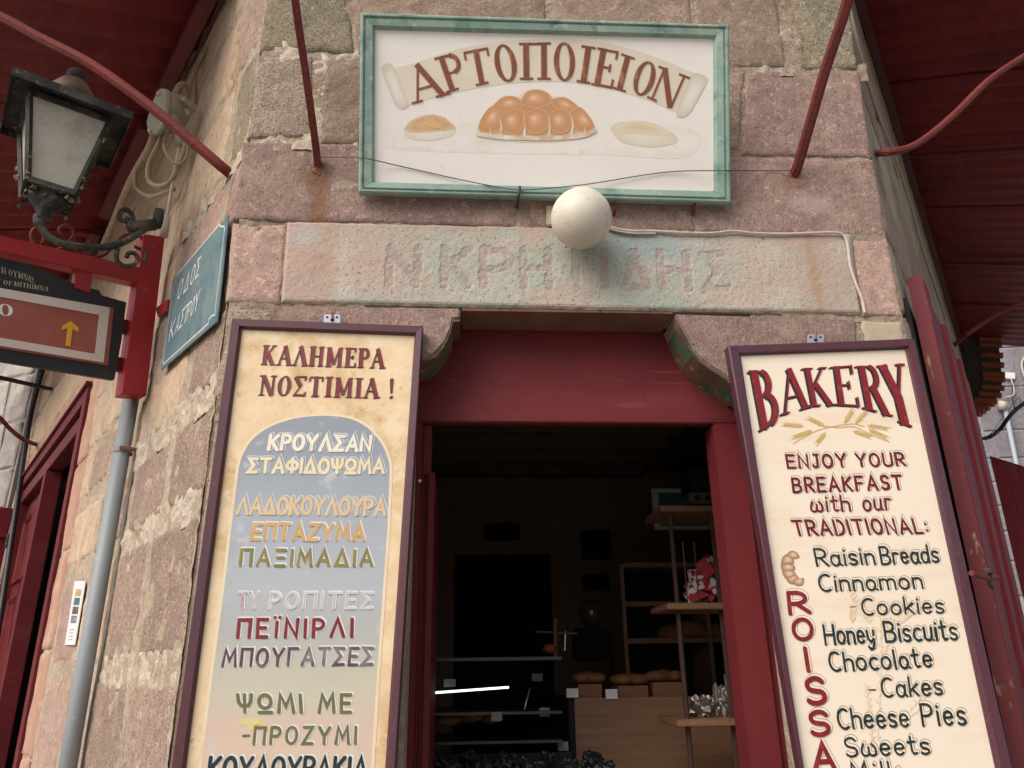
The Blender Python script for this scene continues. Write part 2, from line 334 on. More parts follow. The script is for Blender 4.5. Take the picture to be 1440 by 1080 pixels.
class Pen:
    """collects flat ribbons in a plane and links them as one mesh; to3d maps (x, y, lift) to a world point"""
    def __init__(s): s.mb = MB(); s.mb.open = True; s.k = 0
    def poly(s, pts, lift, n, h=0, cols=None):
        k = len(pts); vs = [p + n * lift for p in pts]
        fs = [tuple(range(k))]
        if h:
            vs += [p + n * (lift - h) for p in pts]; fs += [(i, i + k, (i + 1) % k + k, (i + 1) % k) for i in range(k)]
        s.mb.add(vs, fs)
    def ribbon(s, pts, wd, to, n, lift, rnd=True, h=0, jit=0):
        # pts 2D in glyph units mapped by to(); wd in metres
        P = [to(*p) for p in pts]; m = len(P)
        closed = (P[0] - P[-1]).length < 1e-5 and m > 3
        W = wd if isinstance(wd, list) else [wd] * m
        lo, hi = [], []
        for i in range(m):
            if closed: a, b = P[i - 1 if i else m - 2], P[(i + 1) if i < m - 1 else 1]
            else: a, b = P[max(i - 1, 0)], P[min(i + 1, m - 1)]
            d1 = (P[i] - a); d2 = (b - P[i])
            if d1.length < 1e-7: d1 = d2
            if d2.length < 1e-7: d2 = d1
            d1 = d1.normalized(); d2 = d2.normalized(); t = (d1 + d2)
            t = t.normalized() if t.length > .05 else d1
            nr = n.cross(t); c = max(nr.dot(n.cross(d1)), .45)
            q = W[i] / 2 / c * (1 + (random.uniform(-jit, jit) if jit else 0))
            lo.append(P[i] - nr * q); hi.append(P[i] + nr * q)
        s.k += 1; lf = lift + .00012 * (s.k % 9)
        if closed:
            vs = [p + n * lf for p in lo] + [p + n * lf for p in hi]; fs = [(i, i + 1, m + i + 1, m + i) for i in range(m - 1)]
            if h:
                k0 = len(vs); vs += [p + n * (lf - h) for p in lo] + [p + n * (lf - h) for p in hi]
                fs += [(i, k0 + i, k0 + i + 1, i + 1) for i in range(m - 1)] + [(m + i, m + i + 1, k0 + m + i + 1, k0 + m + i) for i in range(m - 1)]
            s.mb.add(vs, fs); return
        loop = list(lo)
        def capr(c, a, d, r):
            out = []
            for i in range(1, 6):
                q = math.pi * i / 6; out.append(c + a * (math.cos(q) * r) + d * (math.sin(q) * r))
            return out
        if rnd:
            d = (P[-1] - P[-2]).normalized(); loop += capr(P[-1], (lo[-1] - P[-1]).normalized(), d, W[-1] / 2)
        loop += hi[::-1]
        if rnd:
            d = (P[0] - P[1]).normalized(); loop += capr(P[0], (hi[0] - P[0]).normalized(), d, W[0] / 2)
        # faces: quads along + caps as fans
        vs = [p + n * lf for p in loop]; L_ = len(loop); fs = []
        ncap = 5 if rnd else 0; hi0 = m + ncap
        hidx = lambda i: hi0 + (m - 1 - i)
        for i in range(m - 1): fs.append((i, i + 1, hidx(i + 1), hidx(i)))
        if rnd:
            fs.append(tuple([m - 1] + list(range(m, m + ncap)) + [hi0])); fs.append(tuple([hidx(0)] + list(range(hi0 + m, L_)) + [0]))
        if h:
            vs += [p + n * (lf - h) for p in loop]; fs += [(i, i + L_, (i + 1) % L_ + L_, (i + 1) % L_) for i in range(L_)]
        s.mb.add(vs, fs)
    def build(s, name, mt, par, kind=None): return s.mb.build(name, mt, par, kind=kind)

def ellring(pen, to, n, lift, cx, cy, rx, ry, th, tv, h=0):
    """contrast O: thick sides, thin top"""
    m = 30; a = []; b = []
    for i in range(m):
        q = 2 * math.pi * i / m
        a.append(to(cx + rx * math.cos(q), cy + ry * math.sin(q)) + n * lift); b.append(to(cx + (rx - th) * math.cos(q), cy + (ry - tv) * math.sin(q)) + n * lift)
    fs = [(i, (i + 1) % m, m + (i + 1) % m, m + i) for i in range(m)]
    vs = a + b
    if h:
        vs += [p - n * h for p in a + b]; fs += [(i, 2 * m + i, 2 * m + (i + 1) % m, (i + 1) % m) for i in range(m)] + [(m + i, m + (i + 1) % m, 3 * m + (i + 1) % m, 3 * m + i) for i in range(m)]
    pen.mb.add(vs, fs)
def serif_glyph(pen, ch, to, n, lift, unit, k=1.0, h=0, grow=0):
    adv, st, ser = SF[ch]
    for wd, pts in st:
        if wd == 'O':
            cx, cy, rx, ry = pts[0]; e = grow / unit if unit else 0
            ellring(pen, to, n, lift + .0003, cx, cy, rx + e, ry + e, .15 * k + 2 * e, .05 * k + 2 * e, h)
        elif wd == '!': pen.ribbon(pts, [.16 * unit * k + grow * 2, .05 * unit + grow * 2], to, n, lift, True, h)
        elif wd == '.': pen.ribbon([pts[0], (pts[0][0], pts[0][1] + .01)], .13 * unit + grow * 2, to, n, lift, True, h)
        else: pen.ribbon(pts, wd * unit * k + grow * 2, to, n, lift, False, h)
    for x, y, hl in ser:
        yy = y + (.022 if y < .5 else -.022)
        pen.ribbon([(x - hl, yy), (x + hl, yy)], .05 * unit * k + grow * 2, to, n, lift, False, h)
def layout(text, font, gap, sp):
    x = 0; out = []
    for ch in text:
        if ch == ' ': x += sp; continue
        out.append((ch, x)); x += font[ch][0] + gap
    return out, x - gap
def text_line(fr, n0, text, BL, BRt, TL, mt, par, w_=.16, gap=.17, sp=.38, serif=False, lift=.0015, halo=(), h=.0005, name='lettering', k=1.0, jit=.06):
    """one painted line on the plane: pixel baseline start and end, pixel top of the first letter"""
    text = nz(text); A = fr.px(*BL, n0); B = fr.px(*BRt, n0); C = fr.px(*TL, n0)
    lay, W = layout(text, SF if serif else BR, gap, sp)
    ux = (B - A) / W; uy = C - A; cap = uy.length
    for hm, dx, dy, grow, hl in halo:
        pen = Pen(); off = ux.normalized() * dx + uy.normalized() * dy
        for ch, x in lay:
            to = lambda a, b, x=x: A + ux * (x + a) + uy * b + off
            if serif: serif_glyph(pen, ch, to, fr.n, hl, cap, k, 0, grow)
            else:
                for st in BR[ch][1]: pen.ribbon(st, w_ * cap + grow * 2, to, fr.n, hl)
        pen.build(name + '_outline', hm, par)
    pen = Pen()
    for ch, x in lay:
        dy = random.uniform(-.02, .02); sl = random.uniform(-.015, .015)
        to = lambda a, b, x=x: A + ux * (x + a + sl * b) + uy * (b + dy)
        if serif: serif_glyph(pen, ch, to, fr.n, lift, cap, k, h)
        else:
            for st in BR[ch][1]: pen.ribbon(st, w_ * cap * random.uniform(.93, 1.07), to, fr.n, lift, True, h, jit)
    return pen.build(name, mt, par)
def quad_glyph(pen, fr, n0, ch, q, lift, k=1.0, serif=True, w_=.2, grow=0, off=(0, 0), h=0):
    BLp, BRp, TRp, TLp = [fr.px(*p, n0) for p in q]
    adv = SF[ch][0] if serif else BR[nz(ch)][0]
    hh = ((TLp - BLp).length + (TRp - BRp).length) / 2
    ex = (BRp - BLp).normalized() * off[0]; ey = (TLp - BLp).normalized() * off[1]
    def to(a, b):
        a = a / adv if serif else a / adv
        return (BLp.lerp(BRp, a)).lerp(TLp.lerp(TRp, a), b) + ex + ey
    if serif: serif_glyph(pen, ch, to, fr.n, lift, hh * .9, k, h, grow)
    else:
        for st in BR[nz(ch)][1]: pen.ribbon(st, w_ * hh + grow * 2, to, fr.n, lift, True, h)
def blob(mb, fr, n0, outline, ctr, cols, lift):
    """flat painted shape, colour from middle to edge"""
    P = [fr.px(*p, n0) + fr.n * lift for p in outline]; c = fr.px(*ctr, n0) + fr.n * lift; m = len(P); K = len(cols)
    vs = [c]; cc = [cols[0]]
    for r in range(1, K):
        for p in P: vs.append(c.lerp(p, r / (K - 1))); cc.append(cols[r])
    fs = [(0, 1 + i, 1 + (i + 1) % m) for i in range(m)]
    for r in range(K - 2):
        for i in range(m): fs.append((1 + r * m + i, 1 + (r + 1) * m + i, 1 + (r + 1) * m + (i + 1) % m, 1 + r * m + (i + 1) % m))
    mb.add(vs, fs, cc)
def smooth_px(pts, k=5, closed=True):
    if closed: pts = pts + [pts[0]]
    o = spline([Vector((x, y, 0)) for x, y in pts], k)
    if closed: o = o[:-1]
    return [(p.x, p.y) for p in o]

# ------------------------------------------------------------------ materials
def US(x, y): return F.uz(x, y)
def rs(x, y, rx, rz, c=(.20, .095, .04), sf=.5, k=.6): u, z = F.uz(x, y); return (u, z, rx, rz, c, sf, k)
STAINS = [rs(450, 285, .035, .17), rs(445, 250, .06, .06, (.16, .08, .04)), rs(1115, 262, .05, .03, (.2, .11, .05)), rs(485, 262, .05, .02, (.5, .42, .34), .3, .5), rs(1140, 290, .09, .04, (.40, .32, .28), .4, .6), rs(600, 330, .2, .03, (.36, .27, .22), .5, .4)]
def stone(name, base, d1, d2, b=1.0, spots=(), tooled=False):
    k_ = .03 if tooled or b < .8 else 0
    dk = tuple(c * .42 for c in base); lt = tuple(min(1, c * 1.5 + .03) for c in base)
    return mat(name, base, .94, [(2.2, d1, .38, .68), (7, d2, .45, .70), (26, tuple(c * .72 for c in base), .5, .68), (40, lt, .56, .72), (110, dk, .52 + k_, .64 + 2 * k_, None, 4), (150, lt, .55 + k_, .68 + 2 * k_, None, 3), (70, tuple(c * .25 for c in base), .63 + k_, .69 + k_, None, 4)],
               [(12, .6 * b, .02), (45, .8 * b, .008), (130, .9 * b, .005), (300, .5 * b, .003)] + ([(100, .55, .006, (1, 1, .10))] if tooled else []), rnd=.12, spec=.12, spots=spots)
M_green = stone('grey_green_trachyte', (.285, .245, .175), (.35, .28, .19), (.21, .19, .145))
M_brown = stone('brown_trachyte', (.29, .21, .16), (.21, .155, .125), (.36, .275, .21), .75)
M_mauve = stone('mauve_trachyte', (.325, .222, .188), (.245, .168, .148), (.395, .285, .235), .9, STAINS, True)
M_pink = stone('pink_trachyte', (.44, .30, .25), (.37, .255, .215), (.48, .335, .28), .6)
M_grey = stone('grey_trachyte', (.32, .25, .20), (.26, .20, .165), (.40, .30, .235), 1, STAINS)
M_greyl = stone('weathered_grey_wall_block', (.38, .275, .22), (.31, .225, .185), (.48, .35, .27), 1)
M_tan = mat('tan_weathered_stone', (.57, .43, .31), .94, [(1.3, (.47, .345, .25), .4, .65), (4, (.65, .51, .38), .5, .7, (1.4, 1.4, .7)), (3, (.49, .32, .24), .56, .72), (24, (.44, .33, .22), .5, .68), (110, (.28, .2, .13), .57, .69, None, 4), (150, (.68, .54, .4), .6, .72), (60, (.2, .14, .09), .68, .74)],
            [(9, .6, .02, (1.3, 1.3, .7)), (50, .8, .007), (150, .8, .004)], rnd=.06, spec=.1)
M_mortar = mat('lime_mortar', (.52, .415, .31), .95, [(3, (.42, .33, .245), .42, .62), (14, (.62, .52, .42), .5, .7), (2.1, (.45, .30, .17), .6, .75), (60, (.28, .21, .15), .58, .7), (150, (.7, .62, .52), .6, .7)], [(12, .9, .03), (45, 1, .012), (160, .8, .005)], spec=.1)
M_mortarf = mat('front_joint_mortar', (.42, .33, .26), .95, [(3, (.30, .22, .165), .42, .6), (9, (.58, .49, .40), .52, .68), (2.4, (.42, .27, .13), .58, .72), (60, (.2, .15, .11), .56, .68), (140, (.7, .63, .54), .6, .7)], [(12, .9, .03), (45, 1, .014), (160, .8, .005)], spec=.1)
M_plaster = mat('beige_repair_plaster', (.46, .38, .28), .9, [(5, (.38, .31, .23), .45, .7)], [(20, .4, .01), (120, .3, .003)])
M_bluegrey = stone('far_grey_stone', (.27, .25, .27), (.21, .19, .22), (.33, .30, .32), .8)
M_red = mat('maroon_paint', (.138, .020, .023), .55, [(2, (.112, .016, .020), .4, .7), (1.1, (.165, .032, .034), .55, .75, (.4, 1, 3)), (30, (.20, .045, .045), .62, .74, (.08, 1, 1)), (60, (.09, .012, .014), .64, .7)], [(30, .12, .004, (1, 1, .12)), (120, .15, .002)], spec=.16)
M_redold = mat('weathered_maroon_paint', (.17, .020, .027), .6, [(2.4, (.19, .055, .07), .52, .72, (3, 3, .3)), (14, (.11, .012, .018), .5, .7, (4, 4, .3)), (50, (.3, .13, .13), .66, .74, (3, 3, .2))], [(24, .25, .004, (3, 3, .15)), (150, .2, .002)], spec=.12)
M_purple = mat('plum_frame_paint', (.088, .024, .034), .45, [(3, (.075, .030, .046), .4, .66), (40, (.14, .05, .065), .6, .72), (70, (.5, .42, .38), .73, .75)], [(40, .2, .003), (160, .15, .001)], spec=.5)
M_sheet = mat('maroon_sheet_metal', (.19, .021, .025), .5, [(1.7, (.12, .014, .018), .42, .65), (6, (.24, .030, .032), .52, .72, (.4, 3, 3)), (9, (.45, .3, .26), .72, .76, (1, 4, 1)), (60, (.25, .09, .08), .68, .76)], [(40, .15, .003)], spec=.4)
M_beam = mat('maroon_batten_paint', (.15, .022, .026), .55, [(5, (.11, .015, .02), .4, .7)], [(40, .2, .003)])
M_rod = mat('rusty_red_iron', (.19, .038, .035), .7, [(5, (.14, .03, .03), .42, .68), (30, (.13, .05, .03), .52, .62), (60, (.05, .02, .018), .62, .68), (80, (.30, .13, .09), .64, .72)], [(60, .9, .006), (20, .6, .01)], spec=.15)
M_rust = mat('rust_stain', (.26, .12, .05), .9, [(30, (.16, .07, .03), .45, .6)], [(60, .8, .006)])
M_signred = mat('bright_red_paint', (.36, .020, .026), .45, [(3, (.29, .018, .024), .42, .7), (25, (.45, .08, .07), .64, .72), (70, (.15, .02, .02), .68, .73)], [(60, .08, .002)], spec=.5)
M_black = mat('black_sign_paint', (.014, .014, .017), .5, [(8, (.022, .022, .026), .5, .7)], [(60, .1, .002)])
M_iron = mat('old_black_iron', (.018, .018, .016), .7, [(7, (.075, .066, .054), .47, .66), (24, (.13, .11, .085), .57, .68), (60, (.30, .26, .2), .66, .72)], [(40, .6, .005)], spec=.4)
M_dust = mat('cobweb_dust', (.23, .19, .14), .95, [(30, (.10, .085, .065), .45, .62)], [(50, 1, .01)])
M_frost = mat('frosted_lantern_glass', (.50, .49, .41), .35, [(2.5, (.48, .42, .35), .4, .6), (9, (.34, .33, .28), .5, .7), (50, (.26, .24, .19), .62, .72)], [(30, .1, .002)], spec=.4)
M_cream = mat('cream_board_paint', (.80, .70, .57), .5, [(1.2, (.72, .57, .41), .50, .72, (1, 1, 6)), (3, (.70, .53, .34), .6, .75), (8, (.80, .70, .56), .5, .7, (.7, 1, 5)), (70, (.6, .5, .36), .68, .76)], [(40, .06, .002)], spec=.35)
M_ochre = mat('ochre_board_paint', (.72, .54, .33), .5, [(2.6, (.55, .37, .17), .47, .62), (5, (.50, .31, .12), .58, .72), (8, (.78, .63, .43), .45, .62), (22, (.46, .30, .12), .62, .76), (90, (.4, .3, .18), .68, .74)], [(30, .1, .002)], spec=.35)
M_white = mat('white_board_paint', (.82, .78, .74), .6, [(3, (.79, .745, .695), .45, .7), (9, (.83, .79, .73), .5, .7), (30, (.70, .66, .58), .62, .74)], [(40, .08, .002)], spec=.25)
M_teal = mat('worn_teal_paint', (.23, .35, .30), .65, [(4, (.32, .43, .37), .4, .65), (12, (.14, .24, .205), .53, .70), (26, (.46, .50, .43), .58, .70), (80, (.12, .10, .07), .68, .72), (2, (.07, .20, .17), .62, .8)], [(50, .35, .003)], spec=.3)
M_brownlet = mat('brown_letter_paint', (.22, .085, .05), .6, [(26, (.42, .19, .11), .54, .66, (1, 1, .4)), (60, (.17, .06, .035), .5, .7)], spec=.2)
M_orangeline = mat('orange_outline_paint', (.62, .33, .2), .6)
M_scroll = mat('beige_scroll_paint', (.68, .61, .49), .6, [(7, (.73, .67, .56), .4, .7)])
M_redlet = mat('crimson_letter_paint', (.20, .013, .020), .4, [(26, (.30, .04, .045), .54, .7), (70, (.2, .014, .02), .55, .7)], [(60, .2, .001)], spec=.4)
M_darklet = mat('dark_green_letter_paint', (.012, .026, .026), .4, [(30, (.035, .055, .05), .5, .7), (60, (.2, .18, .14), .68, .74)], spec=.4)
M_maroonlet = mat('maroon_letter_paint', (.14, .010, .018), .38, [(20, (.2, .018, .028), .5, .7)], spec=.4)
M_whitelet = mat('cream_letter_paint', (.78, .73, .58), .4, [(20, (.7, .62, .45), .5, .7)], spec=.4)
M_sandlet = mat('sand_letter_paint', (.62, .47, .27), .4, [(18, (.7, .55, .36), .5, .7)], spec=.4)
M_amberlet = mat('amber_letter_paint', (.56, .33, .12), .4, [(18, (.62, .42, .2), .5, .7)], spec=.4)
M_olivelet = mat('olive_gold_letter_paint', (.27, .21, .05), .4, [(24, (.17, .17, .05), .45, .6)], spec=.4)
M_greenlet = mat('olive_letter_paint', (.135, .135, .05), .4, [(24, (.18, .17, .07), .5, .7)], spec=.4)
M_plumlet = mat('plum_letter_paint', (.095, .045, .065), .4, [(8, (.20, .19, .2), .48, .62), (24, (.14, .03, .045), .5, .65)], spec=.4)
M_haloblue = mat('pale_outline_paint', (.66, .68, .70), .5)
M_halogrey = mat('pale_grey_outline_paint', (.62, .60, .56), .5)
M_fadelet = mat('faded_letter_paint', (.50, .49, .48), .5, [(16, (.55, .54, .52), .4, .6)])
M_panelblue = mat('arch_panel_paint', (.3, .35, .42), .55, [(3.2, (.30, .32, .35), .58, .8), (14, (.52, .54, .56), .58, .76), (60, (.25, .27, .3), .68, .76)],
                  [(40, .1, .002)], grad=('Z', [(0, (.62, .50, .35)), (.12, (.60, .46, .38)), (.2, (.52, .49, .38)), (.34, (.40, .41, .40)), (.42, (.41, .44, .47)), (.62, (.345, .385, .44)), (.78, (.27, .305, .355)), (1, (.245, .275, .32))], -.02, 1.36, .08), spec=.35)
M_sign_blue = mat('blue_enamel', (.12, .20, .23), .4, [(2.5, (.20, .27, .26), .42, .62), (12, (.09, .16, .20), .5, .7)], [(10, .1, .003)], spec=.4)
M_enamelwhite = mat('white_enamel', (.72, .73, .72), .4)
M_signpanel = mat('brown_red_sign_panel', (.30, .075, .055), .5, [(5, (.34, .10, .075), .45, .7)])
M_signwhite = mat('off_white_border', (.60, .52, .46), .6, [(40, (.5, .42, .36), .6, .7)])
M_signyellow = mat('amber_arrow_paint', (.75, .36, .025), .5)
M_signgold = mat('pale_gold_letter', (.42, .38, .24), .6)
M_zinc = mat('zinc_plate', (.40, .44, .52), .4, [(40, (.30, .33, .38), .5, .7)], metallic=.4)
M_wire = mat('thin_dark_wire', (.05, .035, .03), .6)
M_cable = mat('dirty_white_cable', (.52, .44, .38), .6, [(20, (.42, .34, .28), .5, .7)])
M_cablebrown = mat('aged_cream_cable', (.34, .27, .17), .6, [(14, (.25, .2, .14), .45, .65)])
M_cablegrey = mat('grey_cable', (.30, .28, .24), .6)
M_jbox = mat('grey_green_plastic', (.33, .31, .24), .5, [(8, (.27, .255, .20), .45, .65), (50, (.4, .38, .3), .66, .74)], [(30, .15, .003)], spec=.4)
M_pipe = mat('grey_drainpipe', (.26, .29, .31), .5, [(3, (.22, .25, .27), .4, .7, (1, 1, .3)), (30, (.34, .35, .34), .6, .72)], [(60, .1, .002)], spec=.4)
M_globe = mat('opal_glass', (.66, .60, .50), .42, [(7, (.74, .69, .60), .4, .65), (20, (.50, .44, .35), .60, .70), (70, (.30, .26, .2), .67, .71), (2.2, (.60, .53, .43), .5, .7)], [(40, .15, .003)], spec=.4)
M_paper = mat('white_paper', (.70, .70, .70), .7)
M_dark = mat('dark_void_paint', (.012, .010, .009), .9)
M_room = mat('brown_room_plaster', (.44, .31, .19), .9, [(2, (.36, .25, .15), .4, .7)])
M_ceil = mat('dark_wood_ceiling', (.20, .15, .10), .8, bump=[(10, .2, .01)])
M_wood = mat('shop_beech_veneer', (.26, .145, .085), .5, [(4, (.20, .105, .06), .4, .65, (.3, .3, 6)), (20, (.29, .17, .10), .5, .7, (.3, .3, 8))], spec=.3)
M_bread = mat('bread_crust', (.20, .085, .03), .8, [(8, (.28, .15, .06), .45, .65), (40, (.1, .04, .015), .55, .7)], [(30, .4, .006)])
M_terra = mat('terracotta', (.30, .085, .045), .8, [(10, (.22, .06, .035), .4, .7)], [(30, .3, .005)])
M_attr = mat('painted_bread', (.5, .3, .2), .6, attr='col', spec=.2)
M_straw = mat('straw_paint', (.62, .42, .15), .6, [(30, (.55, .36, .13), .5, .7)])
M_silver = mat('crinkled_silver_film', (.30, .27, .25), .35, metallic=.85)
M_packet = mat('red_white_packet', (.65, .60, .56), .5, [(22, (.40, .02, .035), .47, .50, None, 1)])
M_steel = mat('polished_steel', (.6, .6, .6), .25, metallic=1)
M_tealprint = mat('teal_poster_print', (.02, .15, .17), .5, [(5, (.05, .2, .2), .5, .6)])
M_ground = mat('street_paving', (.30, .27, .23), .9, [(3, (.22, .2, .18), .4, .6)], [(8, .5, .02)])

# ------------------------------------------------------------------ ground
def ground():
    mb = MB(); k = 24; S = 300
    for i in range(k + 1):
        for j in range(k + 1): mb.v.append(Vector((-S + 2 * S * i / k, -S + 2 * S * j / k, -.02)))
    for i in range(k):
        for j in range(k): mb.f.append((i * (k + 1) + j, (i + 1) * (k + 1) + j, (i + 1) * (k + 1) + j + 1, i * (k + 1) + j + 1))
    tag(mb.build('ground', M_ground, Matrix.Identity(4)), kind='structure')
ground()

# ------------------------------------------------------------------ stone masonry
def slab(fr, poly, n_front, mt, par, name='stone', depth=.05, seed=0, amp=.006, jit=.007, cell=.045, rnd=.008, wear=.013, extra=None):
    """one block: quad poly of (u, z) TL,TR,BR,BL, front face as a displaced grid with worn edges"""
    TL, TR, BRr, BL = [Vector((p[0], p[1])) for p in poly]
    wdt = max((TR - TL).length, (BRr - BL).length); hgt = max((TL - BL).length, (TR - BRr).length)
    nx = max(4, min(60, int(wdt / cell))); ny = max(3, min(30, int(hgt / cell)))
    sv = Vector((seed * 1.37, seed * .73, seed * 2.1)); mb = MB(); col = []
    ex = [x for x in (.007, .018, .032) if x < wdt * .3]; ey = [x for x in (.007, .018, .032) if x < hgt * .3]
    xs = [0, 1] + [x / wdt for x in ex] + [1 - x / wdt for x in ex] + [i / nx for i in range(1, nx) if .04 < i / nx * wdt < wdt - .04]
    ys = [0, 1] + [y / hgt for y in ey] + [1 - y / hgt for y in ey] + [i / ny for i in range(1, ny) if .04 < i / ny * hgt < hgt - .04]
    xs = sorted(set(round(a, 5) for a in xs)); ys = sorted(set(round(a, 5) for a in ys))
    nX, nY = len(xs), len(ys); tilt = random.uniform(-.004, .004)
    for j, b in enumerate(ys):
        for i, a in enumerate(xs):
            p = (BL.lerp(BRr, a)).lerp(TL.lerp(TR, a), b)
            q = Vector((p.x * 6, p.y * 6, seed * 3.1)); e = i in (0, nX - 1) or j in (0, nY - 1)
            jx = noise.noise(q * 1.6 + sv) * jit + noise.noise(q * 5 + sv) * jit * .6; jz = noise.noise(q * 1.6 - sv) * jit + noise.noise(q * 5 - sv) * jit * .6
            if not e: jx *= .5; jz *= .5
            d = n_front + amp * noise.noise(q + sv) + amp * .6 * noise.noise(q * 3.3 + sv) + tilt * (b - .5)
            ed = min(a * wdt, (1 - a) * wdt, b * hgt, (1 - b) * hgt); fo = max(0, 1 - ed / .04)
            d -= wear * fo * fo * max(0, .55 + 1.3 * noise.noise(q * 1.9 + sv)) + (rnd if e else rnd * .25 if ed < .01 else 0)
            if extra: d += extra(p.x, p.y, q)
            mb.v.append(fr.w(p.x + jx, d, p.y + jz))
    for j in range(nY - 1):
        for i in range(nX - 1): mb.f.append((j * nX + i, j * nX + i + 1, (j + 1) * nX + i + 1, (j + 1) * nX + i))
    ring = [i for i in range(nX)] + [j * nX + nX - 1 for j in range(1, nY)] + [(nY - 1) * nX + i for i in range(nX - 2, -1, -1)] + [j * nX for j in range(nY - 2, 0, -1)]
    k0 = len(mb.v)
    for r in ring: mb.v.append(mb.v[r] - fr.n * depth)
    m = len(ring)
    for i in range(m): mb.f.append((ring[(i + 1) % m], ring[i], k0 + i, k0 + (i + 1) % m))
    return mb.build(name, mt, par, smooth=False)
bld = thing('stone_building', F, F.w(0, 0, 0), 'old corner bakery building of mauve and grey stone blocks with a maroon doorway', 'building')
def P4(*pts): return [F.uz(*p) for p in pts]
# mortar body behind the blocks (opening left free)
UL, UR, DL, DR, ZH = -1.073, 1.568, -.36, .95, 2.95
core = MB()
core.boxf(F, UL + .004, DL, -.001, -.40, -.02, ZH); core.boxf(F, DR, UR - .004, -.001, -.40, -.02, ZH)
core.boxf(F, UL + .004, UR - .004, -.001, -.40, ZH, 6.4); core.build('mortar_bed', M_mortar, bld)
cl = MB(); cl.boxf(L, -3.0, -.002, 0, -.4, -.02, 6.4); cl.boxf(L, -6.55, -3.0, 0, -.4, 3.52, 6.4); cl.boxf(L, -7.3, -6.55, 0, -.4, -.02, 6.4)
cl.build('mortar_bed', M_mortar, bld)
cr = MB(); cr.boxf(RW, .002, 9.5, -.0, -.4, -.02, 6.6); cr.build('mortar_bed', M_mortar, bld)
def skin(fr, u0, u1, za, zb, n0, amp, cell, name='mortar', hole=None, mt=None):
    mb = MB(); nx = int((u1 - u0) / cell); ny = int((zb - za) / cell); idx = {}
    for j in range(ny + 1):
        for i in range(nx + 1):
            u = u0 + (u1 - u0) * i / nx; z = za + (zb - za) * j / ny; q = Vector((u * 9, z * 9, 1))
            mb.v.append(fr.w(u, n0 + amp * noise.noise(q) + amp * .7 * noise.noise(q * 3.1), z))
    W1 = nx + 1
    for j in range(ny):
        for i in range(nx):
            u = u0 + (u1 - u0) * (i + .5) / nx; z = za + (zb - za) * (j + .5) / ny
            if hole and hole(u, z): continue
            mb.f.append((j * W1 + i, j * W1 + i + 1, (j + 1) * W1 + i + 1, (j + 1) * W1 + i))
    mb.open = True; mb.build(name, mt or M_mortar, bld, smooth=True)
skin(F, UL, UR, 2.45, 4.7, .006, .008, .0155, mt=M_mortarf, hole=lambda u, z: DL - .2 < u < DR + .12 and z < 2.98)
skin(L, -3.05, -.002, 1.0, 5.2, .0075, .0065, .0165)
M_smear = mat('pale_smeared_mortar', (.66, .56, .45), .95, [(4, (.52, .42, .32), .48, .66), (14, (.74, .66, .56), .5, .68), (50, (.36, .28, .2), .58, .7)], [(14, 1, .03), (50, 1, .012), (160, .8, .005)], spec=.1)
for z_, h_, s1 in ((2.575, .075, 1.25), (2.165, .075, 1.15), (1.615, .065, 1.2), (2.92, .04, .5), (3.645, .05, .9)): skin(L, -s1, -.01, z_ - h_, z_ + h_, .008, .017, .012, mt=M_smear)
for x0, y0, x1, y1 in ((434, 66, 470, 205), (385, 62, 508, 90), (352, 186, 505, 212), (1085, 0, 1122, 104), (1028, 92, 1216, 108), (362, 306, 415, 326), (1150, 440, 1215, 454)):
    a_ = F.uz(x0, y1); b_ = F.uz(x1, y0); skin(F, a_[0], b_[0], a_[1], b_[1], .006, .018, .011, mt=M_smear if y0 < 250 and x0 < 1000 else M_mortarf)
sid = [1]
def S4(poly, mt, amp=.006, n=.014, name='stone', **k):
    sid[0] += 1; return slab(F, poly, n, mt, bld, name, seed=sid[0], amp=amp, **k)
front = [
    ([(380, -40), (482, -40), (499, 76), (366, 73)], M_green), ([(490, -40), (766, -40), (768, 78), (504, 80)], M_brown),
    ([(774, -40), (972, -40), (973, 76), (775, 76)], M_brown), ([(976, -40), (1085, -40), (1105, 97), (978, 94)], M_brown),
    ([(1106, -40), (1188, -40), (1204, 99), (1121, 98)], M_green),
    ([(364, 80), (440, 80), (440, 192), (349, 197)], M_grey), ([(458, 86), (644, 84), (644, 203), (450, 204)], M_brown),
    ([(648, 84), (834, 84), (834, 203), (648, 203)], M_mauve), ([(838, 84), (1020, 84), (1018, 203), (838, 203)], M_brown),
    ([(1022, 100), (1046, 104), (1038, 214), (1020, 212)], M_brown), ([(1050, 103), (1206, 100), (1224, 224), (1042, 220)], M_mauve),
    ([(343, 201), (727, 206), (727, 320), (328, 311)], M_mauve), ([(729, 206), (974, 208), (975, 326), (729, 320)], M_mauve),
    ([(977, 222), (1226, 227), (1245, 336), (977, 327)], M_mauve),
    ([(328, 315), (403, 318), (395, 429), (319, 426)], M_pink), ([(1197, 336), (1246, 338), (1268, 446), (1212, 446)], M_pink),
]
for q, m in front: S4(P4(*q), m, wear=.010 if q[2][1] < 210 else .0045, jit=.005, rnd=.006)
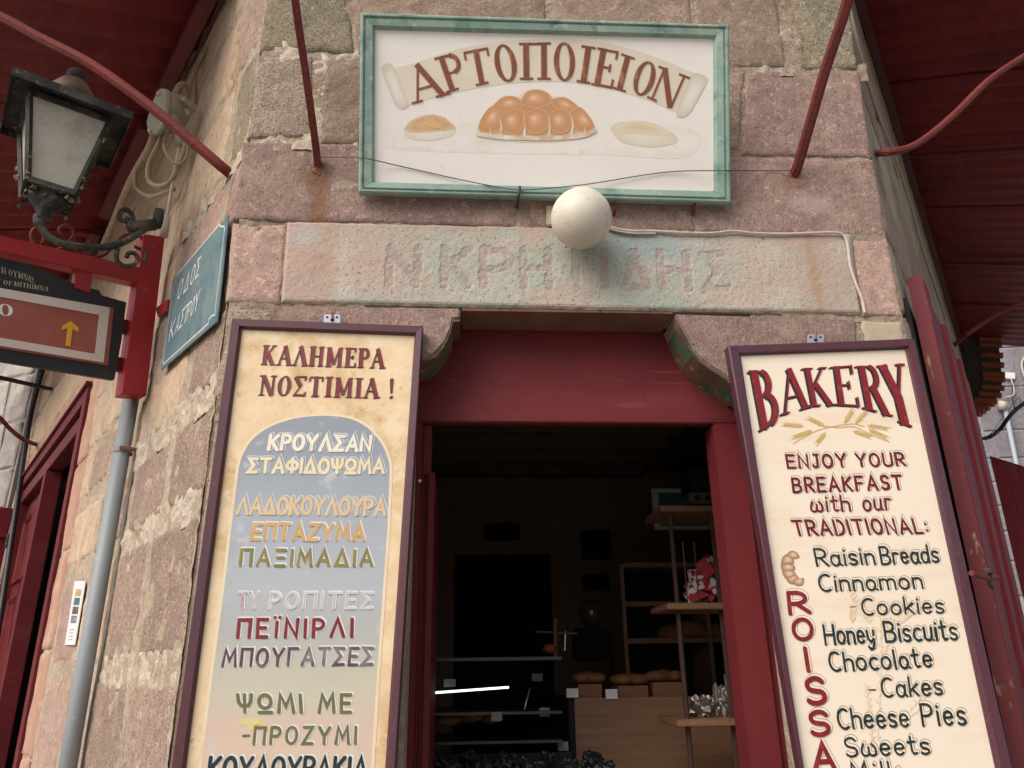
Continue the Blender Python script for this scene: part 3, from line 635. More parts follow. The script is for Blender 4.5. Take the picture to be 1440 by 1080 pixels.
# the inscribed lintel: worn letters cut into a long block
LQ = P4((404, 314), (1195, 331), (1209, 444), (396, 428))
M_lintel = mat('pale_green_washed_lintel', (.48, .36, .30), .92, [(1.7, (.38, .40, .335), .38, .56, (.8, 1, 1.6)), (5, (.50, .47, .40), .5, .7), (2.6, (.52, .36, .30), .55, .74), (3.2, (.22, .31, .34), .64, .78), (90, (.20, .15, .125), .58, .70, None, 3), (150, (.55, .5, .44), .6, .72)],
               [(120, .7, .004), (18, .35, .012), (80, .5, .005), (60, .3, .003, None, 'v')], spec=.15, mask=('col', (.36, .27, .25)), spots=[rs(430, 370, .10, .3, (.45, .32, .265), .7, .75), rs(460, 370, .04, .3, (.40, .26, .18), .6, .4), rs(1150, 380, .13, .3, (.43, .295, .255), .7, .75), rs(1143, 390, .02, .3, (.36, .24, .12), .6, .55), rs(700, 322, .5, .02, (.45, .32, .27), .5, .6), rs(905, 352, .2, .05, (.25, .32, .35), .6, .6), rs(430, 336, .05, .04, (.42, .42, .40), .5, .6)])
cz0, cz1 = F.uz(700, 405)[1], F.uz(700, 355)[1]
def inscr():
    segs = []
    hts = [('N', 548, 588), ('K', 625, 660), ('P', 680, 718), ('H', 736, 772), ('I', 810, 811), ('I', 849, 850), ('Δ', 877, 910), ('H', 929, 966), ('Σ', 990, 1018)]
    for ch, xa, xb in hts:
        ua = F.uz(xa, 390)[0]; ub = F.uz(xb, 390)[0]; adv = max(BR[ch][0], .02)
        faint = .35 if ch == 'I' and xa == 810 else (.55 if ch == 'Σ' else 1)
        for st in BR[ch][1]:
            for a, b in zip(st[:-1], st[1:]):
                segs.append((ua + a[0] / adv * (ub - ua), cz0 + a[1] * (cz1 - cz0), ua + b[0] / adv * (ub - ua), cz0 + b[1] * (cz1 - cz0), faint))
    return segs
SEG = inscr()
def carve(u, z, q):
    best = 0
    for x0, y0, x1, y1, fa in SEG:
        if u < min(x0, x1) - .05 or u > max(x0, x1) + .05: continue
        dx, dy = x1 - x0, y1 - y0; t = max(0, min(1, ((u - x0) * dx + (z - y0) * dy) / (dx * dx + dy * dy + 1e-9)))
        d = math.hypot(u - x0 - t * dx, z - y0 - t * dy) + .008 * noise.noise(q * 6)
        k = max(0, min(1, (.019 - d) / .006)) * fa
        best = max(best, k)
    return best
def lintel():
    TL, TR, BRr, BL = [Vector(p) for p in LQ]; nx, ny = 330, 48; mb = MB(); cols = []
    for j in range(ny + 1):
        for i in range(nx + 1):
            p = (BL.lerp(BRr, i / nx)).lerp(TL.lerp(TR, i / nx), j / ny); q = Vector((p.x * 6, p.y * 6, 2)); e = min(i, nx - i, j, ny - j)
            ck = carve(p.x, p.y, q); c = ck * (.0026 + .0022 * noise.noise(q * 11)) + .0018 * max(0, 1 - abs(ck - .5) * 2.4); mc = max(0, min(1, ck * (.6 + .9 * noise.noise(q * 8)))); mb.c.append((mc, mc, mc))
            d = .02 + .003 * noise.noise(q) + .0012 * noise.noise(q * 7) - c - (0.012 if e == 0 else .003 if e == 1 else 0)
            mb.v.append(F.w(p.x + (.004 * noise.noise(q * 3) if e == 0 else 0), d, p.y + (.004 * noise.noise(q * 4) if e == 0 else 0)))
    W1 = nx + 1
    for j in range(ny):
        for i in range(nx): mb.f.append((j * W1 + i, j * W1 + i + 1, (j + 1) * W1 + i + 1, (j + 1) * W1 + i))
    ring = list(range(W1)) + [j * W1 + nx for j in range(1, ny + 1)] + [ny * W1 + i for i in range(nx - 1, -1, -1)] + [j * W1 for j in range(ny - 1, 0, -1)]
    k0 = len(mb.v)
    for r in ring: mb.v.append(mb.v[r] - F.n * .16); mb.c.append((0, 0, 0))
    m = len(ring)
    for i in range(m): mb.f.append((ring[(i + 1) % m], ring[i], k0 + i, k0 + (i + 1) % m))
    o = mb.build('lintel', M_lintel, bld); o['label'] = 'long pale green washed lintel with worn carved Greek letters'
lintel()
# chipped pink paint patches in the letters, kept as worn stone colour
S4(P4((322, 436), (386, 434), (384, 560), (300, 560)), M_grey)
S4(P4((1209, 452), (1266, 452), (1284, 530), (1212, 530)), M_plaster, amp=.003, name='plaster_patch')
# corbels with the scooped undersides
def corbel(out, name='corbel'):
    pts = [F.px(*p, .018) for p in out]
    for i in range(len(pts)): pts[i] = pts[i] + F.u * (.003 * noise.noise(pts[i] * 9))
    mb = MB(); mb.prism(pts, -F.n * .2); o = mb.build(name, M_mauve, bld, bev=.006)
    return o
corbel([(389, 430), (647, 433), (647, 447), (637, 448), (634, 462), (625, 482), (612, 497), (598, 505), (575, 510), (560, 700), (389, 700)])
corbel([(949, 441), (1204, 449), (1207, 604), (1045, 548), (1030, 536), (1014, 524), (998, 514), (985, 504), (975, 493), (967, 477), (957, 458)])
# remains of green paint and plaster rim under the corbels
M_green_rim = mat('flaking_green_paint', (.13, .075, .045), .8, [(9, (.035, .12, .06), .52, .60), (20, (.34, .2, .12), .58, .66)], [(40, .6, .006)])
for pts in ([(647, 449), (637, 450), (634, 464), (625, 484), (612, 499), (598, 507), (578, 512)], [(955, 458), (965, 479), (974, 495), (984, 506), (997, 516), (1013, 526), (1029, 538), (1043, 549)]):
    mb = MB(); n = len(pts); A = [F.px(*p, .012) for p in pts]; off = Vector((0, 0, -.008))
    B = [p - F.n * .19 for p in A]; vs = A + B + [p + off for p in A] + [p + off for p in B]
    fs = []
    for i in range(n - 1): fs += [(i, i + 1, n + i + 1, n + i), (2 * n + i, 3 * n + i, 3 * n + i + 1, 2 * n + i + 1), (i, 2 * n + i, 2 * n + i + 1, i + 1), (n + i, n + i + 1, 3 * n + i + 1, 3 * n + i)]
    mb.add(vs, fs); mb.build('painted_rim', M_green_rim, bld)
# soffit board under the lintel
mb = MB(); za = F.uz(800, 436)[1]; mb.boxf(F, F.uz(650, 436)[0], F.uz(945, 440)[0], .006, -.17, za - .012, za + .03); mb.build('soffit', mat('worn_soffit_paint', (.16, .075, .05), .8, [(6, (.22, .11, .07), .45, .65), (9, (.03, .09, .05), .66, .7), (50, (.05, .03, .02), .6, .68)], [(30, .5, .006)]), bld)
# lower front blocks either side of the door, and higher courses
def course(fr, ua, ub, za, zb, mats, lo=.4, hi=.8, gapw=.02, skip=None, n=.014, amp=.006, jit=.008, par=None, cell=.045):
    u = ua
    while u < ub - .05:
        wd = random.uniform(lo, hi); v = min(ub, u + wd)
        if ub - v < .18: v = ub
        if not (skip and skip(u, v, za, zb)):
            sid[0] += 1
            g = gapw; q = [(u + random.uniform(.3, .8) * g, zb - random.uniform(.3, .8) * g), (v - random.uniform(.3, .8) * g, zb - random.uniform(.3, .8) * g), (v - random.uniform(.3, .8) * g, za + random.uniform(.3, .8) * g), (u + random.uniform(.3, .8) * g, za + random.uniform(.3, .8) * g)]
            slab(fr, q, n, random.choice(mats), par or bld, seed=sid[0], amp=amp, jit=jit, cell=cell)
        u = v
for za, zb in ((.0, .5), (.5, 1.0), (1.0, 1.45), (1.45, 1.9), (1.9, 2.35)):
    course(F, UL, DL - .01, za, zb, [M_grey, M_mauve], .7, .9); course(F, DR + .01, UR, za, zb, [M_grey, M_mauve], .7, .9)
course(F, UL, DL - .12, 2.35, 2.45, [M_grey], .7, .9)
for za, zb in ((4.62, 5.05), (5.05, 5.5), (5.5, 5.95), (5.95, 6.4)): course(F, UL, UR, za, zb, [M_brown, M_green, M_grey], .5, .9)
# left street wall: explicit blocks near the corner (s = distance from the corner, z)
def SL(s0, s1, za, zb, m, gp=.022, **k):
    sid[0] += 1
    r = lambda: random.uniform(.35, .9) * gp
    slab(L, [(-s1 + r(), zb - r()), (-s0 - r() * (.3 if s0 < .01 else 1), zb - r()), (-s0 - r() * (.3 if s0 < .01 else 1), za + r()), (-s1 + r(), za + r())], .012, m, bld, seed=sid[0], amp=.008, jit=.012, **k)
rows = [
    (5.30, 6.40, [(0, .7, M_tan), (.7, 1.6, M_tan), (1.6, 2.7, M_tan)]),
    (4.72, 5.28, [(0, .55, M_tan), (.55, 1.3, M_tan), (1.3, 2.2, M_tan), (2.2, 3.0, M_tan)]),
    (4.20, 4.70, [(0, .34, M_greyl), (.36, 1.1, M_tan), (1.1, 2.0, M_tan), (2.0, 2.9, M_tan)]),
    (3.66, 4.18, [(0, .26, M_green), (.3, 1.0, M_tan), (1.0, 1.7, M_tan), (1.7, 2.6, M_tan), (2.6, 3.3, M_tan)]),
    (3.29, 3.62, [(0, .22, M_mauve), (.27, .95, M_pink), (.98, 1.7, M_tan), (1.72, 2.5, M_tan), (2.5, 3.0, M_tan)]),
    (2.93, 3.27, [(0, .12, M_pink), (.15, .95, M_tan), (.98, 1.6, M_greyl), (1.62, 2.3, M_tan), (2.3, 2.88, M_tan)]),
    (2.60, 2.91, [(0, .42, M_greyl), (.46, 1.05, M_tan), (1.08, 1.7, M_tan), (1.72, 2.4, M_greyl), (2.4, 2.88, M_tan)]),
    (2.185, 2.55, [(0, .50, M_greyl), (.545, 1.15, M_greyl), (1.17, 1.9, M_greyl), (1.92, 2.85, M_tan)]),
    (1.64, 2.14, [(0, .62, M_greyl), (.665, 1.2, M_greyl), (1.23, 1.9, M_tan), (1.95, 2.6, M_pink)]),
    (1.08, 1.59, [(0, .60, M_greyl), (.64, 1.3, M_greyl), (1.33, 2.0, M_pink), (2.0, 2.6, M_pink)]),
    (.55, 1.05, [(0, .7, M_greyl), (.73, 1.5, M_greyl), (1.5, 2.6, M_tan)]), (.0, .52, [(0, .55, M_greyl), (.6, 1.3, M_tan), (1.3, 2.6, M_greyl)]),
]
for za, zb, lst in rows:
    for s0, s1, m in lst: SL(s0, s1, za, zb, m, .03 if za < 3 else .02)
# stones over and beyond the left doorway, and the plastered door surround
for za, zb in ((3.72, 4.2), (4.2, 4.72), (4.72, 5.3), (5.3, 6.4)): course(L, -7.25, -3.35 if za < 4.2 else -3.0, za, zb, [M_tan, M_tan, M_pink], .6, 1.1, .02, amp=.01, jit=.014, cell=.08)
for za, zb in ((0, .6), (.6, 1.2), (1.2, 1.9), (1.9, 2.5), (2.5, 3.1), (3.1, 3.72)): course(L, -7.25, -6.62, za, zb, [M_tan, M_grey], .6, .9, .02, cell=.08)
M_surr = mat('pink_door_surround', (.46, .27, .19), .9, [(2, (.40, .22, .16), .42, .62, (2, 2, .5)), (7, (.52, .38, .27), .52, .7), (3, (.44, .17, .1), .62, .74)], [(14, .5, .012), (80, .4, .004)])
for k in range(6):                                       # jamb blocks of the surround
    sid[0] += 1; slab(L, [(-3.0, .58 * k + .575), (-2.66, .58 * k + .575), (-2.66, .58 * k + .01), (-3.0, .58 * k + .01)], .02, M_surr, bld, 'jamb_stone', seed=sid[0], jit=.004, amp=.005)
for k in range(5):
    sid[0] += 1; a = -6.6 + k * .788; slab(L, [(a, 3.72), (a + .783, 3.72), (a + .783, 3.50), (a, 3.50)], .02, M_surr, bld, 'lintel_stone', seed=sid[0], jit=.004, amp=.005)
# right street wall, seen at a very shallow angle
M_rw = mat('streaked_grey_wall_stone', (.34, .28, .20), .92, [(1.6, (.25, .20, .16), .42, .62, (1.6, 1.6, .4)), (4, (.36, .25, .12), .6, .74, (2, 2, .3)), (8, (.36, .33, .28), .58, .72)], [(10, .6, .02), (70, .6, .006)], rnd=.1)
for za, zb in ((0, .6), (.6, 1.2), (1.2, 1.8), (1.8, 2.4), (2.4, 2.93), (2.93, 3.29), (3.29, 3.66), (3.66, 4.2), (4.2, 4.75), (4.75, 5.3), (5.3, 5.85), (5.85, 6.5)):
    course(RW, .004, 9.4, za, zb, [M_rw, M_rw, M_grey], .7, 1.6, .022, amp=.006, jit=.01, cell=.09)

# ------------------------------------------------------------------ bakery doorway
D_ = -.17
hd = [(596, 459), (1004, 462), (1006, 595), (594, 592)]
hp = [F.px(*p, D_) for p in hd]; 
mb = MB(); zt = F.uz(800, 450, D_)[1]; zb_ = F.uz(800, 594, D_)[1]; uh0 = F.uz(590, 520, D_)[0]; uh1 = F.uz(1010, 520, D_)[0]
mb.boxf(F, uh0 - .1, uh1 + .12, D_, D_ - .05, zb_, zt + .02); o = mb.build('door_header', M_red, bld, bev=.004)
mb = MB(); mb.boxf(F, uh0 + .1, uh1 - .05, D_ + .012, D_ + .0005, zt - .045, zt - .03); mb.build('header_bead', M_red, bld, bev=.002)
ujr = F.uz(1003, 600, D_)[0]; ujl = F.uz(607, 600, D_)[0]
def jamb(u0, u1, nf, nb, m=M_red, name='door_jamb'):
    mb = MB(); mb.boxf(F, u0, u1, nf, nb, 0, zb_ + .0); return mb.build(name, m, bld, bev=.006)
jamb(ujr, ujr + .115, D_ + .004, D_ - .12); jamb(ujr + .115, ujr + .3, D_ - .02, D_ - .14)
jamb(ujl - .14, ujl - .035, D_ + .004, D_ - .12); jamb(ujl - .035, ujl, D_ - .03, D_ - .12)
# door leaf folded inwards at the left, seen edge on
lf = F.uz(600, 664, D_ - .16)
mb = MB(); ul = F.uz(611, 700, D_ - .05)[0]; mb.boxf(F, ul - .045, ul, D_ - .03, D_ - .62, .05, F.uz(600, 664, D_ - .03)[1]); o = mb.build('door_leaf', M_red, bld, bev=.004)
mb = MB(); p = F.px(590.5, 676.5, D_ + .006); mb.tube([p, p + F.n * .004], .006, 10); mb.build('screw', M_enamelwhite, bld)
# step and threshold
mb = MB(); mb.boxf(F, DL, DR, .25, -.4, 0, .15); mb.build('doorstep', M_grey, bld, bev=.01)

# ------------------------------------------------------------------ shop interior (all behind the doorway)
mb = MB(); mb.boxf(F, -.95, 2.35, -4.6, -4.7, .1, 3.5); mb.build('room_wall', M_room, bld)
mb = MB(); tz = [F.w(-1.0, -.42, 3.4), F.w(1.5, -.42, 3.4), F.w(2.4, -4.7, 3.4), F.w(-1.0, -4.7, 3.4)]; mb.prism(tz, Vector((0, 0, .1))); mb.build('room_ceiling', M_ceil, bld)
for k in range(9):
    mb = MB(); mb.boxf(F, -.95, 1.5, -.6 - k * .45, -.7 - k * .45, 3.28, 3.395); mb.build('ceiling_beam', M_ceil, bld)
mb = MB(); mb.prism([Vector((p.x, p.y, .05)) for p in tz], Vector((0, 0, .09))); mb.build('room_floor', mat('shop_floor_tiles', (.12, .09, .07), .5), bld)
pR = Fr(F.w(1.40, -.42, 0), (F.w(2.3, -4.6, 0) - F.w(1.40, -.42, 0)))
mb = MB(); mb.boxf(pR, 0, 4.3, .02, -.05, .1, 3.4); mb.build('room_wall', M_room, bld)
mb = MB(); pLw = Fr(F.w(-.95, -4.6, 0), (F.w(-1.0, -.42, 0) - F.w(-.95, -4.6, 0))); mb.boxf(pLw, 0, 4.2, .0, -.05, .1, 3.4); mb.build('room_wall', M_room, bld)
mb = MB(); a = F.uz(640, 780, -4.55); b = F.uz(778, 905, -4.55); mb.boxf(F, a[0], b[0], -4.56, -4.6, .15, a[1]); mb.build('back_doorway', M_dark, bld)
def pbox(x0, y0, x1, y1, n, dep):
    a = F.uz(x0, y1, n); b = F.uz(x1, y0, n); return a[0], b[0], n, n - dep, a[1], b[1]
def solo(name, mb, mt, label, cat, group=None, fr=F, bev=0, smooth=False, kind=None):
    c = Vector((0, 0, 0)); zz = min(v.z for v in mb.v)
    for v in mb.v: c += v
    c /= len(mb.v); c.z = zz
    o = mb.build(name, mt, top(fr, c), smooth=smooth, bev=bev); return tag(o, label, cat, group, kind)
def framed(x0, y0, x1, y1, n, label, print_mt=None, rim=M_wood, cat='picture', name='framed_picture'):
    a = pbox(x0, y0, x1, y1, n, .03); t = thing(name, F, F.w(a[0], n, a[4]), label, cat)
    O = [F.w(a[0], n, a[5]), F.w(a[1], n, a[5]), F.w(a[1], n, a[4]), F.w(a[0], n, a[4])]; c = (O[0] + O[2]) / 2
    I = [p + (c - p).normalized() * .05 for p in O]
    moulding(F, O, I, 0, [(0, .02), (1, .012)], t, rim, 'frame_rail', .01)
    mb = MB(); mb.boxf(F, a[0] + .02, a[1] - .02, n + .006, n - .01, a[4] + .02, a[5] - .02); mb.build('print', print_mt or M_dark, t)
framed(683, 737, 731, 760, -4.5, 'small wide dark picture above the dark back doorway inside the shop', rim=M_dark)
framed(818, 747, 858, 786, -4.5, 'nearly square dark picture on the back wall right of the doorway inside the shop', rim=M_dark)
framed(820, 808, 856, 831, -4.5, 'small dark picture hanging lowest on the back wall inside the shop', rim=M_dark)
framed(920, 688, 1010, 745, -2.6, 'teal poster with pale edge behind the top rack shelf', M_tealprint, M_paper, 'poster', 'wall_poster')
# bread counter
t = thing('bread_counter', F, F.px(950, 1079, -1.5), 'light wood fronted counter carrying the boxes of bread', 'counter')
a = F.uz(802, 982, -1.5); b = F.uz(1075, 1080, -1.5)
mb = MB(); mb.boxf(F, a[0] + .02, b[0] + .4, -1.5, -1.53, .15, a[1]); mb.build('front_panel', M_wood, t)
mb = MB(); mb.boxf(F, a[0] + .02, b[0] + .4, -1.535, -2.1, a[1] - .05, a[1] - .02); mb.build('top', M_wood, t)
mb = MB(); mb.boxf(F, a[0] - .01, a[0] + .018, -1.5, -2.1, .15, a[1]); mb.build('side_panel', M_dark, t)
M_box = mat('brown_card_box', (.24, .11, .06), .8)
bx = [(814, 962, 846, 985, 'leftmost brown box of bread on the wooden counter'), (870, 964, 911, 987, 'middle brown box of bread rolls on the wooden counter'), (920, 959, 962, 989, 'rightmost brown box with a loaf on the wooden counter')]
for i_, (x0, y0, x1, y1, lb) in enumerate(bx):
    q = pbox(x0, y0, x1, y1, -1.56, .2); t2 = thing('bread_box', F, F.w(q[0], -1.56, q[4]), lb, 'box', 'boxes of bread on the counter')
    mb = MB(); mb.boxf(F, *q[:4], q[4], q[5]); mb.build('carton', M_box, t2)
    for k in range(3):
        mb = MB(); c = F.w(q[0] + (q[1] - q[0]) * (.2 + .3 * k), -1.62 - .03 * (k % 2), q[5] + .03); mb.sphere(c, .046, 14, 8, (1, 1.4, .62 + .12 * (k % 2)), Matrix.Rotation(.5 * k + i_, 3, 'Z')); mb.build('bread_roll', M_bread, t2, smooth=True)
for i, (x0, y0, x1, y1, n, lb) in enumerate([(797, 968, 813, 981, -1.49, 'grey price card at the left end of the bread counter'), (852, 969, 868, 983, -1.49, 'brightest price card standing between the two left bread boxes'),
        (624, 955, 641, 966, -1.2, 'dim price card in the case above the light tube'), (748, 947, 763, 958, -1.6, 'dim price card on the top of the glass case'), (691, 1001, 706, 1014, -1.2, 'price card in the glass case below the light tube'), (759, 995, 773, 1008, -1.3, 'price card at the right of the glass case'), (785, 1043, 799, 1056, -1.3, 'lowest dim price card near the wrapped goods')]):
    mb = MB(); mb.boxf(F, *pbox(x0, y0, x1, y1, n, .004)); solo('price_card', mb, M_paper if i < 2 else mat('dim_card', (.25, .24, .23), .8), lb, 'price card', 'price cards in the bakery')
# back shelving
t = thing('bread_shelf', F, F.px(960, 1000, -2.3), 'tall wooden shelving with round loaves at the back right of the shop', 'shelf')
a = pbox(884, 792, 1060, 960, -2.3, .4); ut = a[5]
for u_ in (a[0], (a[0] + a[1]) / 2 + .1, a[1]): mb = MB(); mb.boxf(F, u_ - .012, u_ + .012, -2.3, -2.7, .15, ut); mb.build('upright', M_wood, t)
for y in (793, 848, 900): z = F.uz(900, y, -2.3)[1]; mb = MB(); mb.boxf(F, a[0] + .013, a[1] - .013, -2.302, -2.69, z - .02, z + .01); mb.build('shelf_board', M_wood, t)
mb = MB(); mb.boxf(F, a[0], a[1], -2.695, -2.71, .15, ut); mb.build('back_panel', M_dark, t)
for i, (x, y) in enumerate(((945, 892), (970, 886), (1000, 889), (1030, 888))):
    mb = MB(); mb.sphere(F.px(x, y, -2.42), .10, 14, 8, (1, 1, .62)); solo('round_loaf', mb, M_bread, ('leftmost', 'second', 'third', 'rightmost')[i] + ' round brown loaf on the middle board of the back shelf', 'bread', 'loaves on the back shelf', smooth=True)
# front rack on thin posts
t = thing('display_rack', F, F.px(985, 1079, -.95), 'open rack with wooden shelves on thin dark posts just inside the door', 'rack')
for x in (950, 1010):
    p = F.uz(x, 800, -.95)[0]
    mb = MB(); mb.tube([F.w(p, -.97, .15), F.w(p, -.97, F.uz(x, 716, -.95)[1])], .012, 8); mb.build('post', mat('dark_post', (.06, .03, .025), .5), t)
for x0, y0, x1, y1 in ((929, 709, 1040, 719), (939, 848, 1060, 857), (953, 1012, 1080, 1022)):
    q = pbox(x0, y0, x1, y1, -.9, .34); mb = MB(); mb.boxf(F, q[0], q[0] + .5, q[2], q[3], q[4], q[4] + .028); mb.build('shelf_board', M_wood, t, bev=.003)
q = pbox(973, 658, 1012, 690, -1.0, .2); mb = MB(); mb.boxf(F, q[0], q[0] + .22, *q[2:]); solo('black_speaker', mb, mat('black_plastic', (.012, .012, .012), .5), 'black box speaker on top of the rack', 'speaker', bev=.01)
q = pbox(970, 692, 1012, 708, -.98, .2); t = thing('cassette_player', F, F.w(q[0], q[2], q[4]), 'flat grey device with dials beneath the black speaker', 'radio')
mb = MB(); mb.boxf(F, q[0], q[0] + .24, *q[2:]); mb.build('housing', mat('grey_plastic', (.10, .095, .09), .5), t, bev=.006)
for k in range(3): mb = MB(); c = F.w(q[0] + .04 + .05 * k, q[2] + .001, (q[4] + q[5]) / 2); mb.tube([c, c + F.n * .012], .012, 12); mb.build('dial', M_dark, t)
# bin with red and white packets
t = thing('packet_bin', F, F.px(1000, 846, -.95), 'wire edged clear bin holding red and white packets', 'bin')
za = F.uz(1000, 846, -.93)[1]
for x in (963, 979, 1014, 1022, 1028):
    a = F.uz(x, 800, -.93); mb = MB(); mb.tube([F.w(a[0], -.93, za), F.w(a[0], -.93, F.uz(x, 762, -.93)[1])], .003, 6); mb.build('rim_bar', M_steel, t)
rnd = random.Random(4)
for k in range(22):
    x = rnd.uniform(975, 1030); y = 838 - rnd.uniform(0, 48); c = F.px(x, y, -1.0 - rnd.uniform(0, .12)); r = Matrix.Rotation(rnd.uniform(-1, 1), 3, F.n) @ Matrix.Rotation(rnd.uniform(-.5, .5), 3, 'X')
    e1 = r @ F.u * .042; e2 = r @ Vector((0, 0, 1)) * .03; mb = MB(); mb.prism([c - e1 - e2, c + e1 - e2, c + e1 + e2, c - e1 + e2], -F.n * .006)
    solo('sugar_packet', mb, M_packet if k % 3 else mat('red_packet', (.36, .02, .035), .5, [(30, (.6, .5, .48), .62, .64)]), 'red and white packets heaped in the clear bin', 'packet', 'packets in the bin')
# crinkled silver bags
def crumple(c, sx, sz, seed, mt, nm, lb, cat, grp):
    mb = MB(); mb.sphere(c, 1, 22, 16, (sx, sx * .6, sz)); r = random.Random(seed)
    for v in mb.v:
        d = v - c; q = d * (18) + Vector((seed * 7, 0, 0)); v += d * (.7 * noise.noise(q * 1.3)) + d * .6 * noise.noise(q * 3.7)
    solo(nm, mb, mt, lb, cat, grp)
for i, (x, y, sx, sz) in enumerate(((992, 996, .055, .05), (1012, 990, .042, .08), (1030, 982, .045, .10), (1040, 996, .045, .07))): crumple(F.px(x, y, -1.05), sx, sz, i + 3, M_silver, 'snack_bag', ('leftmost', 'second', 'tallest', 'rightmost')[i] + ' crinkled silver foil bag on the lowest rack shelf', 'bag', 'silver bags on the rack')
# glass case with light tube
t = thing('display_case', F, F.px(700, 1079, -1.2), 'dark glass display case with a glowing white light tube', 'display case')
mb = MB(); p0 = F.px(606, 974.5, -1.15); p1 = F.px(715, 966.5, -1.35); mb.tube([p0, p1], .0055, 8); mb.build('light_tube', mat('lit_tube', (.8, .9, 1), .5, emit=(.8, .95, 1, 1.4)), t)
za = F.uz(700, 925, -1.4)[1]
mb = MB(); u0 = F.uz(600, 1000, -1.2)[0]; u1 = F.uz(800, 1000, -1.2)[0]
mb.boxf(F, u0 - .1, u1, -1.15, -1.17, .15, F.uz(700, 1060, -1.15)[1]); mb.build('base_panel', M_dark, t)
mb = MB(); mb.boxf(F, u0 - .1, u1 - .02, -1.25, -1.9, za - .015, za); mb.build('top', mat('case_top', (.03, .028, .025), .3), t)
for yy in (1000, 1040): z = F.uz(700, yy, -1.3)[1]; mb = MB(); mb.boxf(F, u0 - .1, u1 - .03, -1.22, -1.8, z - .012, z); mb.build('shelf_board', mat('case_top', (.03, .028, .025), .3), t)
mb = MB(); mb.tube([F.px(738, 998, -1.2), F.px(745, 968, -1.25)], .003, 6); mb.build('edge_strip', M_steel, t)
for wh, x, y, s in (('leftmost', 628, 1013, .06), ('middle', 662, 1008, .055), ('rightmost', 690, 1010, .05)): mb = MB(); mb.sphere(F.px(x, y, -1.45), s, 12, 8, (1.3, 1, .5)); solo('pastry', mb, M_bread, wh + ' golden pastry lying in the glass case below the tube', 'pastry', 'pastries in the case', smooth=True)
M_cello = mat('dark_cellophane', (.012, .013, .012), .3, [(12, (.10, .045, .02), .55, .65), (16, (.02, .03, .02), .5, .6)], spec=.35)
for i in range(13):
    x = 622 + i * 19; crumple(F.px(x, 1078 + 8 * math.sin(i * 2.1), -1.0 - .06 * (i % 3)), .040, .038, 20 + i, M_cello, 'wrapped_sweet_bag', 'dark cellophane wrapped bags heaped along the bottom of the doorway', 'bag', 'wrapped goods in front of the case')
# scale-like machine, wooden stand
t = thing('coffee_grinder', F, F.px(830, 905, -2.6), 'dark machine with a round glass top at the back of the counter', 'grinder')
mb = MB(); mb.sphere(F.px(832, 862, -2.6), .085, 20, 12); mb.build('glass_top', mat('smoky_glass', (.07, .065, .06), .12, spec=.8), t, smooth=True)
q = pbox(812, 882, 858, 930, -2.6, .25); mb = MB(); mb.boxf(F, *q); mb.build('housing', M_dark, t, bev=.02)
mb = MB(); mb.tube([F.px(795, 888, -2.5), F.px(794, 915, -2.5)], .008, 8); mb.build('handle', M_steel, t)
t = thing('wooden_cross_stand', F, F.px(781, 925, -2.0), 'thin wooden upright stick with crosswise arms on the glass case', 'stand')
mb = MB(); mb.tube([F.px(781, 925, -2), F.px(781, 870, -2)], .011, 8); mb.build('upright', M_wood, t)
mb = MB(); mb.tube([F.px(753, 888, -2), F.px(811, 891, -2)], .006, 8); mb.build('crossbar', M_wood, t)
mb = MB(); mb.sphere(F.px(773, 912, -1.98), .04, 12, 8, (1, 1, .7)); solo('orange_bun', mb, mat('orange_crust', (.5, .14, .03), .6), 'small orange bun at the foot of the wooden stand', 'bread', smooth=True)

# ------------------------------------------------------------------ bakery signboard (tilted forward)
def arrow(v): return v
t = thing('bakery_signboard', SG, SG.px(765, 279), 'white signboard with teal frame, painted loaves and curved brown Greek lettering', 'sign')
Oq = [(508, 21), (1023, 38), (1026, 287), (505, 272)]; Iq = [(527, 41), (1003, 54), (1004, 269), (526, 256)]
O = [SG.px(*p) for p in Oq]; I = [SG.px(*p) for p in Iq]
moulding(SG, O, I, 0, [(0, .016), (.1, .022), (.22, .022), (.28, .012), (.36, .012), (.42, .020), (.86, .016), (.93, .004), (1, .002)], t, M_teal)
mb = MB(); mb.prism([SG.px(*p, -.004) for p in [(518, 31), (1013, 46), (1015, 278), (516, 264)]], -SG.n * .012); mb.build('board', M_white, t)
N0 = -.004
# green-grey wash behind the loaves, painted banner, rolls
wash = MB(); wash.open = True
M_wash = mat('pale_wash_paint', (.74, .71, .61), .7, [(5, (.81, .77, .72), .38, .54, (1, 1, 2.2)), (14, (.68, .65, .52), .57, .72)], spec=.2)
ol = smooth_px([(535, 182), (600, 176), (700, 170), (800, 168), (900, 172), (965, 180), (985, 195), (960, 222), (850, 218), (700, 216), (560, 210), (536, 198)])
mb = MB(); mb.open = True; mb.add([SG.px(*p, N0 + .0004) for p in ol], [tuple(range(len(ol)))]); mb.build('painted_wash', M_wash, t)
tp = smooth_px([(545, 98), (585, 88), (640, 70), (700, 59), (755, 55), (800, 55), (860, 62), (915, 78), (965, 98), (990, 108)], 5, False)
bt = smooth_px([(564, 152), (600, 140), (650, 128), (710, 118), (760, 115), (805, 116), (855, 124), (905, 139), (945, 155), (965, 163)], 5, False)
mb = MB(); mb.open = True; n = len(tp); vs = [SG.px(*p, N0 + .0007) for p in tp + bt]; mb.add(vs, [(i, i + 1, n + i + 1, n + i) for i in range(n - 1)]); mb.build('painted_banner', M_scroll, t)
mb = MB(); mb.open = True
